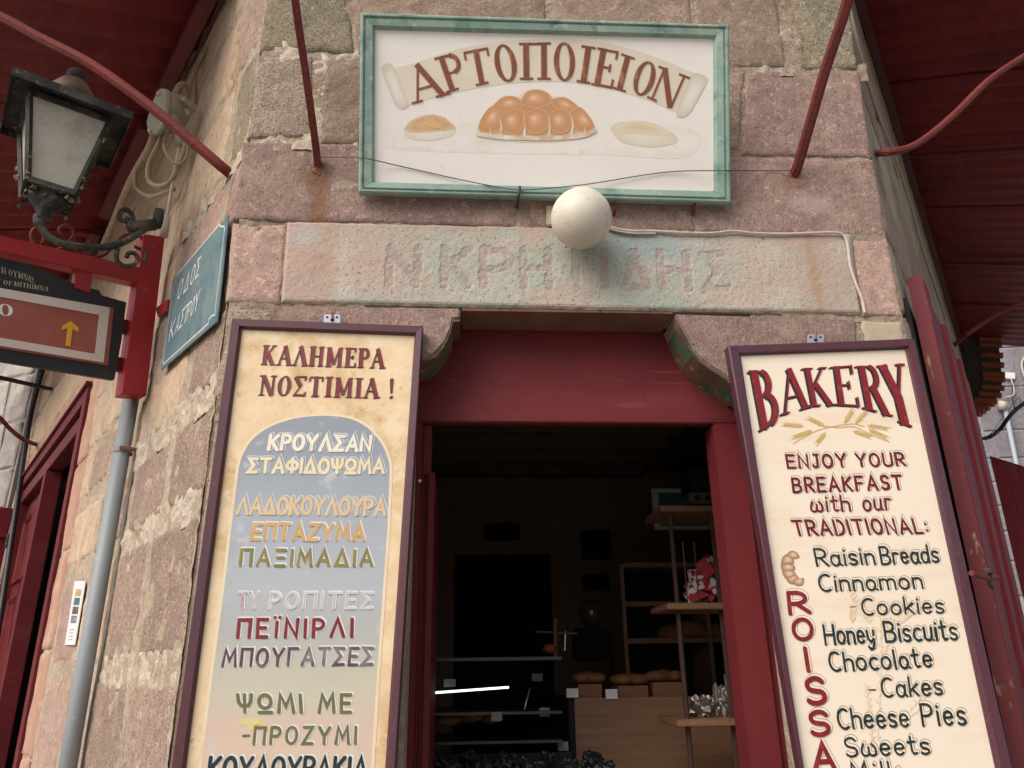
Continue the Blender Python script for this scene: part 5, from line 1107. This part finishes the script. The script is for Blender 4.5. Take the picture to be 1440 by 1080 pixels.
for q in ([(58, 343), (62, 337), (58, 325), (48, 322), (44, 332), (50, 345), (66, 352), (88, 352)], [(98, 338), (104, 330), (100, 320), (90, 317), (83, 323), (87, 330)], [(80, 352), (92, 346), (104, 333), (112, 330), (124, 334), (126, 342), (118, 344)], [(104, 335), (105, 350), (118, 360), (136, 362), (152, 354), (170, 334), (186, 329), (198, 333), (202, 345), (196, 350), (189, 346)]):
    mb = MB(); mb.tube(spline([HS.px(*p, .02) for p in q], 5), .0085, 8); mb.build('scroll', M_rod, t, smooth=True)
t = thing('hanging_street_sign', HS, HS.px(80, 520), 'black hanging street sign with brown red panel, pale border and amber arrow', 'sign')
hp_([(-120, 355), (-40, 358), (0, 363), (40, 371), (80, 388), (112, 402), (140, 408), (143, 415), (178, 425), (171, 480), (161, 534), (0, 507), (-120, 487)], .02, .03, 'board', M_black, t, .002)
hp_([(-120, 385), (160, 433), (152, 514), (-120, 470)], .027, .006, 'red_backing', M_signpanel, t, .001)
def ringq(Oq, Iq, n, d, mt, nm):
    O = [HS.px(*p, n) for p in Oq]; I = [HS.px(*p, n) for p in Iq]; moulding(HS, O, I, 0, [(0, d), (1, d)], t, mt, nm, .001)
ringq([(-120, 384), (154, 433), (145, 510), (-120, 467)], [(-120, 396), (139, 443), (133, 498), (-120, 455)], .028, .005, M_signwhite, 'border_strip')
hp_([(-120, 396), (139, 443), (133, 498), (-120, 455)], .030, .002, 'panel', M_signpanel, t, 0)
hp_([(92, 486), (95, 461), (86, 464), (88, 458), (99, 451), (111, 461), (110, 467), (102, 462), (99, 487)], .0325, .001, 'arrow', M_signyellow, t, 0)
pen = Pen()
for ch, q in zip('HΘΥΜΝΑΣ', [[(1, 384), (9, 386), (9, 377), (1, 375)], [(11, 387), (18, 389), (18, 380), (11, 378)], [(18, 389), (25, 391), (25, 382), (18, 380)], [(25, 391), (33, 393), (33, 384), (25, 382)], [(32, 392), (40, 395), (40, 386), (32, 384)], [(38, 395), (44, 397), (45, 389), (38, 386)], [(43, 397), (49, 399), (49, 391), (43, 389)]]):
    quad_glyph(pen, HS, .0215, nz(ch), [(x + (.6 if i in (0, 3) else -.6), y) for i, (x, y) in enumerate(q)], .0006, .8)
quad_glyph(pen, HS, .0215, 'M', [(-9, 382), (0, 384), (0, 375), (-9, 373)], .0006, 1.0)
pen.build('lettering', M_signgold, t)
text_line(HS, .0215, 'OF', (4, 400), (17, 402), (5, 394), M_signgold, t, serif=True, gap=.08, lift=.0006, h=0)
text_line(HS, .0215, 'MITHIMNA', (19, 402), (68, 410), (20, 395.5), M_signgold, t, serif=True, gap=.06, lift=.0006, h=0)
text_line(HS, .0215, 'Y', (-5, 398.5), (1, 399.5), (-5, 392), M_signgold, t, serif=True, gap=.06, lift=.0006, h=0)
pen = Pen(); quad_glyph(pen, HS, .0305, 'O', [(-4, 443), (19, 446), (19, 429), (-4, 426)], .0006, 1.1); pen.build('lettering', M_enamelwhite, t)
# blue enamel street name plate
t = thing('street_name_plate', L, L.px(262, 490, .01), 'faded blue enamel street plate with white Greek letters on the left wall', 'sign')
pl = [(243, 392), (321, 302), (305, 452), (226, 521)]
mb = MB(); mb.prism([L.px(*p, .035) for p in pl], -L.n * .006); mb.build('plate', M_sign_blue, t, bev=.002)
Q = [L.px(*p, .0352) for p in [(246, 398), (248, 388), (308, 316), (312, 319), (315, 318), (316, 322), (302, 443), (298, 444), (294, 449), (293, 455), (232, 510), (230, 512), (229, 508), (244, 402), (246, 398)]]
pen = Pen(); pen.ribbon([(i, 0) for i in range(len(Q))], .0065, lambda a, b: Q[int(a)], L.n, .0004); pen.build('border_line', M_enamelwhite, t)
def nar(q, f=.74):
    a, b, c, d = [Vector((x, y, 0)) for x, y in q]; e = (1 - f) / 2
    return [tuple(v[:2]) for v in (a.lerp(b, e), b.lerp(a, e), c.lerp(d, e), d.lerp(c, e))]
pen = Pen()
for ch, q in (('O', [(248, 423), (255, 415), (260, 389), (253, 397)]), ('Δ', [(257, 414), (265, 405), (270, 379), (261, 388)]), ('O', [(266, 403), (273, 395), (277, 369), (271, 377)]), ('Σ', [(274, 393), (280, 386), (284, 359), (278, 367)]),
              ('K', [(237, 480), (244, 472), (249, 446), (241, 454)]), ('A', [(245, 471), (251, 464), (256, 438), (250, 446)]), ('Σ', [(251, 463), (257, 457), (262, 431), (256, 438)]), ('T', [(257, 457), (262, 451), (268, 425), (261, 432)]),
              ('P', [(262, 451), (266, 446), (271, 421), (266, 427)]), ('O', [(267, 446), (272, 440), (276, 415), (272, 421)]), ('Y', [(273, 439), (278, 434), (283, 406), (276, 415)])):
    quad_glyph(pen, L, .0352, ch, nar(q), .0006, serif=False, w_=.12)
pen.build('lettering', M_enamelwhite, t)

# ------------------------------------------------------------------ wall lantern
s_ = .72
LP = Fr(L.w(-s_, 0, 0), L.n)                  # vertical plane square to the left wall through the lantern
def lp(x, y, n=0): return LP.px(x, y, n)
cu, cz = LP.uz(72, 292)                        # foot of the lamp body
tu = (LP.uz(15, 108)[0] + LP.uz(172, 165)[0]) / 2; ztop = LP.uz(95, 138)[1] - .105; zbot = LP.uz(68, 285)[1]; cu = LP.uz(70, 285)[0] * .5 + tu * .5
t = thing('wall_lantern', LP, LP.w(cu, 0, zbot - .05), 'old black square lantern with frosted panes and cobwebs, on a scrolled wall arm', 'lamp')
wt, wb = .158, .088; ze = ztop - .0
def corner(hw, z, i): a = [(-1, 1), (1, 1), (1, -1), (-1, -1)][i]; return LP.w(cu + a[0] * hw, a[1] * hw, z)
zt_ = ze - .03; zb2 = zbot + .03
for i in range(4):
    a0, a1, b0, b1 = corner(wt, zt_, i), corner(wt, zt_, (i + 1) % 4), corner(wb, zb2, i), corner(wb, zb2, (i + 1) % 4)
    ctr = (a0 + a1 + b0 + b1) / 4; ax = LP.w(cu, 0, ctr.z); nn = (ctr - ax).normalized()
    ins = [p + (ctr - p) * .06 - nn * .006 for p in (b0, b1, a1, a0)]
    mb = MB(); mb.prism(ins, -nn * .003); mb.build('glass_pane', M_frost, t)
    mb = MB(); mb.tube([a0, b0], .0135, 4); mb.build('corner_bar', M_iron, t)
    mb = MB(); mb.tube([a0.lerp(b0, .03), a1.lerp(b1, .03)], .015, 4); mb.build('top_rail', M_iron, t)
    mb = MB(); mb.tube([b0, b1], .018, 4); mb.build('bottom_rail', M_iron, t)
# flared roof plate with drip edge, dome, finial
hw = .232
mb = MB(); O = [corner(hw, ze - .005, i) for i in range(4)]; O2 = [corner(hw, ze - .045, i) for i in range(4)]; I2 = [corner(wt + .008, ze - .012, i) for i in range(4)]; T2 = [corner(.10, ze + .085, i) for i in range(4)]
O3 = [corner(hw - .006, ze - .045, i) for i in range(4)]; O4 = [corner(hw - .006, ze - .012, i) for i in range(4)]
vs = O + O2 + O3 + O4 + I2 + T2; fs = []
for i in range(4):
    j = (i + 1) % 4
    fs += [(i, j, 4 + j, 4 + i), (4 + i, 4 + j, 8 + j, 8 + i), (8 + i, 8 + j, 12 + j, 12 + i), (12 + i, 12 + j, 16 + j, 16 + i), (i, 20 + i, 20 + j, j)]
fs.append((20, 21, 22, 23)); fs.append((16, 17, 18, 19)); mb.add(vs, fs); mb.build('roof', M_iron, t)
mb = MB(); mb.tube([LP.w(cu, 0, ze + .08), LP.w(cu, 0, ze + .14), LP.w(cu, 0, ze + .19), LP.w(cu, 0, ze + .205)], [.105, .092, .06, .03], 16); mb.build('chimney', mat('rusty_brown_iron', (.15, .09, .055), .8, [(12, (.09, .06, .045), .45, .65)], [(40, .5, .005)]), t, smooth=True)
mb = MB(); mb.sphere(LP.w(cu, 0, ze + .235), .042, 14, 10); mb.build('finial', M_iron, t, smooth=True)
# foot, spider dust, swan neck and scrolled arm
mb = MB(); mb.tube([LP.w(cu, 0, zb2 + .01), LP.w(cu, 0, zbot), LP.w(cu, 0, zbot - .03), LP.w(cu, 0, zbot - .06), LP.w(cu, 0, zbot - .09)], [.085, .075, .045, .03, .034], 12); o = mb.build('foot', M_iron, t, smooth=True)
mb = MB(); rr = random.Random(8)
for k in range(30):
    a = rr.choice(range(4)); f_ = rr.random(); p = corner(wt + .01, zt_, a).lerp(corner(wb + .006, zb2, a), f_ ** .6) if k % 2 else corner(wb, zb2 - .0, a).lerp(corner(wb, zb2, (a + 1) % 4), f_) - Vector((0, 0, rr.uniform(0, .06)))
    mb.sphere(p + Vector((rr.uniform(-.008, .008), rr.uniform(-.008, .008), 0)), rr.uniform(.004, .012), 7, 5, (1, 1, rr.uniform(.6, 1.8)))
for k in range(26):
    f_ = rr.random(); mb.sphere(corner(wt + .02, ze - .022, 0).lerp(corner(wt + .02, ze - .022, 1), f_) + Vector((0, 0, rr.uniform(-.012, .006))), rr.uniform(.005, .012), 6, 4)
for v in mb.v: v += Vector((noise.noise(v * 60), noise.noise(v * 60 + Vector((5, 0, 0))), noise.noise(v * 60 + Vector((0, 9, 0))))) * .012
mb.build('cobweb_dust', M_dust, t, kind='stuff')
def sp(q, r, nm='scroll', mt=M_iron, n=0, seg=8):
    mb = MB(); mb.tube(spline([lp(*p, n) for p in q], 5), r, seg); return mb.build(nm, mt, t, smooth=True)
foot = LP.w(cu, 0, zbot - .08)
mb = MB(); mb.tube(spline([foot, lp(54, 306), lp(57, 318), lp(67, 331), lp(84, 341), lp(110, 346), lp(140, 348), lp(160, 345), lp(180, 337), lp(196, 327), lp(210, 318), lp(222, 312)], 5), [.022] * 10 + [.016] * 46, 8); mb.build('arm', M_iron, t, smooth=True)
sp([(165, 350), (164, 364), (172, 373), (186, 373), (194, 366), (190, 357), (181, 356), (178, 362)], .010)
sp([(188, 318), (186, 303), (178, 295), (170, 298), (168, 307), (175, 311), (180, 306)], .011)
mb = MB(); mb.tube([lp(180, 319), lp(218, 316)], .027, 10); mb.build('arm_boss', M_iron, t, smooth=True)
mb = MB(); mb.tube([lp(218, 306), lp(227, 308)], .05, 12); mb.build('wall_boss', M_iron, t, smooth=True)
sp([(200, 352), (205, 358), (203, 368)], .008)
# ------------------------------------------------------------------ junction box, cables, pipes on the left wall
jb = L.px(250, 160, .07); JF = Fr(jb, L.u)
t = thing('junction_box', L, jb - Vector((0, 0, .12)), 'grey green junction box with looping cables high on the left wall', 'junction box')
ju = L.n
oct_ = []
def jp(x, y, n): return L.px(x, y, n)
nJ = .12
front_ = [(221, 140), (229, 126), (240, 128), (240, 150), (236, 178), (226, 190), (214, 190), (211, 172), (216, 152)]
P0 = [at(x, y, 3.95) for x, y in front_]; back = [at(x, y, 4.08) for x, y in [(240, 133), (262, 134), (277, 157), (270, 164), (262, 179), (252, 186), (236, 190), (228, 175), (232, 152)]]
mb = MB(); n = len(P0); mb.add(P0 + back, [tuple(range(n)), tuple(range(2 * n - 1, n - 1, -1))] + [(i, i + n, (i + 1) % n + n, (i + 1) % n) for i in range(n)]); mb.build('housing', M_jbox, t, bev=.006)
cc_ = sum(P0, Vector()) / n; vv = (cc_ - sum(back, Vector()) / n).normalized() * .028
mb = MB(); lid = [cc_ + (p - cc_) * 1.04 for p in P0]; mb.prism(lid, vv); lid_o = mb.build('lid', M_jbox, t, bev=.006)
for p in (lid[1], lid[4], lid[6], lid[8]): q = cc_ + (p - cc_) * .78; mb = MB(); mb.tube([q + vv, q + vv * 1.3], .009, 10); mb.build('screw', M_cable, lid_o)
for q in ([at(255, 140, 4.0), at(262, 142, 3.99)], [at(262, 156, 4.03), at(264, 158, 3.98)], [at(243, 164, 3.98), at(246, 166, 3.96)]): mb = MB(); mb.tube(q, .014, 8); mb.build('knob', M_jbox, t)
mb = MB(); mb.tube([at(250, 185, 4.0), at(252, 200, 4.0), at(252, 207, 4.0)], [.028, .026, .014], 10); mb.build('cable_gland', M_jbox, t, smooth=True)
def cable(q, r, label, mt=M_cablebrown, fr=L, n=.02, nm='wall_cable', k=5):
    pts = [p if isinstance(p, Vector) else fr.px(p[0], p[1], p[2] if len(p) > 2 else n) for p in q]
    mb = MB(); mb.tube(spline(pts, k), r, 8); return solo(nm, mb, mt, label, 'cable', 'cables on the side walls', fr, smooth=True)
A_ = lambda *q: [at(x, y, tt) for x, y, tt in q]
cable(A_((246, 132, 4.05), (252, 121, 4.1), (259, 119, 4.15), (263, 128, 4.2), (264, 136, 4.2)), .017, 'thick cream cable looping over the top of the junction box')
cable(A_((264, 132, 4.2), (267, 118, 4.25), (273, 103, 4.3), (279, 90, 4.36), (290, 68, 4.4)), .0145, 'thick cream cable rising from the junction box along the wall')
cable([(274, 145, .02), (277, 110, .012), (284, 82, .012), (292, 60, .012), (303, 36, .012), (318, 12, .012), (328, -8, .012), (345, -40, .012)], .0075, 'thin grey cable climbing the left wall edge to the top of the picture', M_cablegrey)
cable(A_((217, 190, 4.1), (209, 210, 4.2), (196, 232, 4.4), (182, 258, 4.6), (168, 290, 4.9), (155, 322, 5.3), (144, 346, 5.7)), .021, 'thickest cream cable dropping from the junction box down behind the lantern arm')
cable(A_((231, 186, 4.0), (222, 205, 4.0), (212, 225, 4.05), (208, 243, 4.05), (212, 257, 4.05), (226, 262, 4.02), (240, 255, 4.0), (250, 235, 4.0), (258, 212, 4.0), (262, 190, 4.0)), .014, 'cream cable hanging in a wide loop under the junction box')
cable(A_((224, 188, 4.1), (205, 216, 4.25), (192, 240, 4.4), (190, 258, 4.4), (198, 270, 4.4), (212, 276, 4.3), (228, 272, 4.2), (244, 266, 4.1)), .013, 'second cream cable hanging in the lowest loop under the junction box')
cable(A_((236, 180, 3.97), (230, 200, 3.97), (234, 216, 3.97), (244, 228, 3.97), (254, 230, 3.97), (262, 220, 4.0), (264, 200, 4.0), (265, 186, 4.02)), .008, 'thin cream cable in a small loop under the junction box')
cable(A_((252, 205, 4.0), (249, 225, 4.0), (244, 250, 4.0), (240, 275, 4.0), (236, 300, 4.0), (231, 318, 4.0)), .0095, 'pale cable running straight down from the junction box gland', M_cable)
cable([(188, 245, .02), (165, 290, .02), (150, 320, .02), (138, 348, .02)], .012, 'black cable in the gap behind the cream cables', M_black)
mb = MB(); mb.tube(A_((234, 304, 3.9), (230, 332, 3.86)), .021, 10); solo('cable_sleeve', mb, M_cable, 'white plastic sleeve end above the red post', 'pipe', smooth=True)
# drainpipe with clamp
t = thing('drainpipe', L, L.px(96, 1078, .07), 'grey vertical pipe below the red sign post', 'pipe')
pa = L.w(L.uz(186, 552, .07)[0], .07, L.uz(186, 552, .07)[1]); ub = (L.uz(186, 562, .07)[0] + L.uz(95, 1080, .07)[0]) / 2
pb = L.px(95, 1080, .07); pb2 = pa.lerp(pb, 1.6); mb = MB(); mb.tube([pa, pb2], .036, 20); mb.build('pipe', M_pipe, t, smooth=True)
for (x, y) in ((176, 624), (91 + 17, 1010)):
    c = pa.lerp(pb, (y - 552) / 528 * 1.0 + (.04 if y < 700 else 0)) ; dr = (pb - pa).normalized()
    if y > 700: continue
    mb = MB(); mb.tube([c - dr * .011, c + dr * .011], .040, 20); clp = mb.build('clamp', M_pipe, t)
    for sgn in (-1, 1): mb = MB(); q = c + L.u * .05 * sgn; mb.tube([q - L.n * .055, q + L.n * .022], .011, 6); mb.build('clamp_bolt', M_rust, clp)
cable([(203, 565, .015), (190, 640, .015), (170, 760, .015), (150, 880, .015), (128, 1000, .015), (114, 1085, .015), (100, 1160, .015)], .006, 'thin stone coloured cable beside the grey pipe', M_cablegrey)
mb = MB(); q = [L.px(*p, .022) for p in [(105, 817), (120, 817), (105, 907), (91, 907)]]; zt2 = (q[0].z + q[1].z) / 2
t = thing('wall_notice', L, q[3], 'narrow white notice with four small colour pictures beside the pipe', 'notice')
mb.prism(q, -L.n * .004); mb.build('sheet', M_paper, t)
for k, c in enumerate(((.42, .28, .10), (.05, .12, .13), (.09, .06, .05), (.12, .15, .16))):
    a0 = q[0].lerp(q[3], .13 + .14 * k); a1 = q[1].lerp(q[2], .13 + .14 * k); b0 = q[0].lerp(q[3], .245 + .14 * k); b1 = q[1].lerp(q[2], .245 + .14 * k)
    mb = MB(); mb.open = True; mb.add([p + L.n * .0008 for p in (b0.lerp(b1, .25), b0.lerp(b1, .8), a0.lerp(a1, .8), a0.lerp(a1, .25))], [(0, 1, 2, 3)]); mb.build('picture', mat('notice_print_%d' % k, c, .6, [(30, tuple(min(1, x * 2.5) for x in c), .5, .6)]), t)
for k in range(4):
    f_ = .76 + .05 * k; a0 = q[0].lerp(q[3], f_); a1 = q[1].lerp(q[2], f_); mb = MB(); mb.open = True; e = (q[3] - q[0]) * .012
    mb.add([p + L.n * .0008 for p in (a0.lerp(a1, .3) + e, a0.lerp(a1, .7) + e, a0.lerp(a1, .7), a0.lerp(a1, .3))], [(0, 1, 2, 3)]); mb.build('text_line', M_cablegrey, t)

# ------------------------------------------------------------------ doorway in the left street wall
ZD = 3.49; s_n, s_m, s_f = 3.06, 4.62, 6.45
def LB(s0, s1, n0, n1, za, zb, nm, mt=M_red, bev=.004, par=None):
    mb = MB(); mb.boxf(L, -s1, -s0, n0, n1, za, zb); return mb.build(nm, mt, par or bld, bev=bev)
LB(s_n - .06, s_n + .09, .035, -.10, 0, ZD, 'door_frame'); LB(s_n + .09, s_n + .15, .01, -.10, 0, ZD - .12, 'door_frame')
LB(s_n + .09, s_f, .035, -.10, ZD - .10, ZD, 'door_frame'); LB(s_n + .15, s_f, .012, -.10, ZD - .26, ZD - .14, 'door_frame'); LB(s_n - .06, s_f + .05, .055, .0, ZD + .002, ZD + .03, 'frame_cap')
LB(s_m, s_m + .14, .02, -.10, 0, ZD - .27, 'mullion'); LB(s_f - .12, s_f, .03, -.10, 0, ZD - .11, 'door_frame')
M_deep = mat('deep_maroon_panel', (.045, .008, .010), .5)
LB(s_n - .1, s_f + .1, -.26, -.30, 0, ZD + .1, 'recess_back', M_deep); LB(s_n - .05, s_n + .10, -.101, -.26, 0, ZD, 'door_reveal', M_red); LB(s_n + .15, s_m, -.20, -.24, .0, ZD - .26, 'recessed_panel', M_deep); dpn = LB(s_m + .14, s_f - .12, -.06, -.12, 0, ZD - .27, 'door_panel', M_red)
for k, (za, zb) in enumerate(((.3, 1.3), (1.45, 2.3), (2.42, 3.05))):
    for a, b in ((s_m + .2, s_m + .85), (s_m + .98, s_f - .2)):
        mb = MB(); O = [L.w(-b, -.058, zb), L.w(-a, -.058, zb), L.w(-a, -.058, za), L.w(-b, -.058, za)]; c = sum(O, Vector()) / 4
        I = [p + (c - p) * .13 for p in O]; moulding(L, O, I, 0, [(0, .004), (.3, .02), (.6, .018), (1, .002)], dpn, M_red, 'panel_moulding', .003)
t = thing('window_shutter', L, L.w(-s_f, .1, 1.0), 'dark red wooden shutter leaf standing open at the far side of the left doorway', 'shutter')
for k in range(4): mb = MB(); mb.prism([L.w(-(s_f + .02), .05 + .17 * k, .4), L.w(-(s_f + .02), .215 + .17 * k, .4), L.w(-(s_f + .02), .215 + .17 * k, 3.2), L.w(-(s_f + .02), .05 + .17 * k, 3.2)], L.u * -.04); mb.build('plank', M_redold, t, bev=.004)
for z in (.8, 1.9, 2.9): mb = MB(); mb.boxf(L, -(s_f + .015), -(s_f - .01), .68, .06, z, z + .09); mb.build('ledge', M_redold, t, bev=.004)
for z in (1.95, 2.8): mb = MB(); mb.tube([L.w(-(s_f - .01), .045, z), L.w(-(s_f - .01), .045, z + .14)], .02, 8); mb.build('hinge', M_iron, t)
# neighbour beyond the joint
NBF = Fr(L.w(-7.34, .06, 0), -azv(-66))
nb = thing('neighbour_building', NBF, NBF.w(0, 0, 0), 'pale grey rubble building beyond the dark joint at the far left edge', 'building')
mb = MB(); mb.boxf(NBF, -9, 0, -.02, -.4, 0, 6.0); mb.build('mortar_bed', mat('pale_joint_mortar', (.34, .32, .30), .95, [(5, (.27, .25, .24), .45, .7)], [(20, .8, .02)]), nb)
M_pale = mat('pale_rubble', (.40, .36, .33), .95, [(2, (.33, .30, .29), .4, .65, (1, 1, .4)), (7, (.5, .46, .42), .5, .7), (4, (.38, .2, .13), .66, .76)], [(8, .8, .03), (50, .6, .008)], rnd=.12)
zc = 0
while zc < 5.9:
    h_ = random.uniform(.42, .62); course(NBF, -8, -.02, zc, min(5.98, zc + h_), [M_pale], .5, 1.1, .03, n=0, amp=.02, jit=.02, par=nb, cell=.16); zc += h_
mb = MB(); mb.boxf(NBF, -1.5, -.75, .06, .0, .9, 3.0); mb.build('shutter', M_redold, nb, bev=.01)
cable([(60, 520, .06), (52, 548, .06), (44, 580, .06), (34, 640, .06), (22, 720, .06), (10, 800, .06), (-5, 900, .06)], .026, 'black cable running down the joint between the two left buildings', M_black)

# ------------------------------------------------------------------ right street: leaning shutter, second shutter, eave, far wall
def shutter(x0, x1, ytop, n, label, nm='door_shutter', ribs=3, thick=.06):
    pass
t = thing('door_shutter', RW, RW.px(1418, 1079, .12), 'weathered maroon wooden shutter folded back on the right wall beside the BAKERY board', 'shutter')

def atz(x, y, z): d = ray(x, y); return CAM + d * ((z - CAM.z) / d.z)
shA, shB = atz(1298, 390, 3.13), atz(1364, 538, 3.13)
SH = Fr((shA.x, shA.y, 0), shB - shA); W_sh = (Vector((shB.x, shB.y, 0)) - SH.o).length
if SH.n.dot(CAM - SH.o) < 0: print('shutter faces away')
fr_ = [0, .09, .36, .45, .70, .79, 1.0]
for k, (a, b) in enumerate(zip(fr_[:-1], fr_[1:])):
    mb = MB(); dn = (0, -.012, .004, -.012, .004, -.004)[k]
    mb.boxf(SH, W_sh * a + .002, W_sh * b - .002, dn, -.045, .3, 3.13 - .006 * (k % 2)); mb.build('stile' if k % 2 == 0 else 'plank', M_redold, t, bev=.006)
mb = MB(); mb.boxf(SH, -.008, 0, -.003, -.06, .3, 3.14); mb.build('edge_strip', mat('worn_edge_wood', (.13, .02, .025), .8, [(20, (.35, .26, .15), .6, .7, (1, 1, .3))]), t)
mb = MB(); mb.boxf(RW, .08, 1.6, .024, .001, .1, 3.02); mb.build('gap_shade_panel', M_dark, bld)  # flat dark panel: paints the shade behind the shutter, no opening is cut
mb = MB(); mb.tube(spline([SH.px(1366, 806, .03), SH.px(1378, 810, .04), SH.px(1392, 813, .03), SH.px(1404, 812, .01)], 4), .008, 6); mb.build('latch_hook', M_rod, t)
mb = MB(); mb.tube(spline([SH.px(1386, 800, .02), SH.px(1392, 806, .04), SH.px(1390, 818, .02), SH.px(1396, 826, .01)], 4), .007, 6); mb.build('latch_hook', M_iron, t)
t = thing('door_shutter', RW, at(1392, 1000, 9.0), 'second maroon shutter standing open farther along the right wall', 'shutter')
up0 = at(1392, 642, 9.0); 
for k in range(3):
    a = up0 + Vector((.30 * k, -.12 * k, 0)); b = a + Vector((.29, -.115, 0)); d = RW.u * -.05
    mb = MB(); mb.prism([Vector((a.x, a.y, 0.3)), Vector((b.x, b.y, 0.3)), Vector((b.x, b.y, a.z - .16 * (k + 1))), Vector((a.x, a.y, a.z - .16 * k))], d); mb.build('plank', M_redold, t, bev=.006)
cable([(1190, -30, .02), (1197, 25, .02), (1221, 120, .02), (1238, 170, .02), (1253, 207, .02), (1271, 258, .02), (1285, 305, .02), (1297, 350, .02), (1312, 395, .02), (1326, 437, .02), (1337, 480, .02), (1352, 530, .02)], .011, 'thin pale cable following the right wall under the canopy beam', M_cablegrey, RW, .02)
cable([(1196, 40, .012), (1212, 98, .012), (1226, 145, .012), (1246, 205, .012), (1262, 250, .012)], .006, 'thin red cable beside the pale cable on the right wall', M_rod, RW, .012)
# far wall across the end of the right street
FB = Fr(at(1400, 930, 14.5), azv(96))
fb = thing('far_building', FB, Vector((FB.o.x, FB.o.y, 0)), 'bluish grey stone house in shade at the end of the right street', 'building')
fx0, fx1 = FB.uz(1330, 700)[0], FB.uz(1700, 700)[0]
mb = MB(); mb.boxf(FB, fx0, fx1, 0, -.4, -1.2 + (0 - FB.o.z) + 1.2, FB.uz(1400, 380)[1]); mb.build('mortar_bed', mat('pale_blue_mortar', (.36, .34, .34), .95), fb)
ys = [420, 490, 545, 606, 645, 678, 712, 748, 790, 840]
for j, (ya, yb) in enumerate(zip(ys[:-1], ys[1:])):
    za, zb = FB.uz(1410, yb)[1], FB.uz(1410, ya)[1]; course(FB, fx0, fx1, za, zb, [M_bluegrey], .7, 1.2, .03, n=.03, par=fb, cell=.12)
for q, r, lb, m in (([(1447, 495), (1437, 510), (1441, 530), (1450, 545)], .022, 'white cable bent beside the far meter box', M_cable), ([(1421, 530), (1426, 548), (1424, 556), (1414, 559)], .016, 'pair of white wires curling below the far meter box', M_cable),
                ([(1424, 533), (1424, 560), (1427, 574)], .012, 'short dark wire under the far meter box', M_black), ([(1436, 574), (1434, 560), (1424, 568), (1386, 620)], .007, 'thin dark wire across the far wall', M_black)):
    mb = MB(); mb.tube(spline([FB.px(x, y, .09) for x, y in q], 5), r, 8); solo('wall_cable', mb, m, lb, 'cable', None, FB, smooth=True)
q = [FB.px(*p, .1) for p in [(1413, 523), (1428, 524), (1428, 533), (1413, 532)]]; mb = MB(); mb.prism(q, -FB.n * .1); solo('meter_box', mb, M_enamelwhite, 'small white meter box on the bluish far wall', 'box', fr=FB, bev=.01)
mb = MB(); mb.tube([FB.px(1414, 577, .12), FB.px(1437, 690, .12), FB.px(1462, 810, .12)], .045, 12); solo('conduit_pipe', mb, mat('blue_grey_conduit', (.35, .38, .44), .5), 'pale grey conduit running down the bluish far wall', 'pipe', fr=FB, smooth=True)
mb = MB(); mb.tube([FB.px(1405, 570, .15), FB.px(1414, 571, .15)], .10, 12); solo('wall_lamp', mb, M_cable, 'small pale round fitting at the top of the far conduit', 'lamp', fr=FB, smooth=True)
# curved tiled eave
t = thing('tiled_eave', None, at(1380, 590, 10.5), 'dark rounded eave edged with terracotta tiles under the right canopy', 'roof')
edge = smooth_px([(1404, 478), (1406, 500), (1408, 520), (1409, 540), (1404, 556), (1394, 568), (1384, 576), (1376, 582)], 3, False)
E_ = [at(x, y, 10.5) for x, y in edge]; inn = [at(1330 + (x - 1376) * .25, y - 4, 10.9) for x, y in edge]
mb = MB(); mb.open = True; n = len(E_); mb.add(E_ + inn, [(i, i + 1, n + i + 1, n + i) for i in range(n - 1)]); mb.add([p + Vector((0, .05, .10)) for p in E_ + inn], [(i, i + 1, n + i + 1, n + i) for i in range(n - 1)]); mb.build('soffit', mat('dark_eave_boards', (.05, .045, .035), .8, [(3, (.09, .08, .06), .5, .7)]), t)
for k in range(0, 13):
    i = min(n - 1, int(k * (n - 1) / 12)); p = E_[i]; d = (E_[i] - inn[i]).normalized()
    mb = MB(); mb.tube([p - d * .22, p + d * .035], .052, 10, flat=.8); mb.build('roof_tile', M_terra, t, smooth=False)

for o in list(bpy.data.objects):
    if '_M' in o: del o['_M']
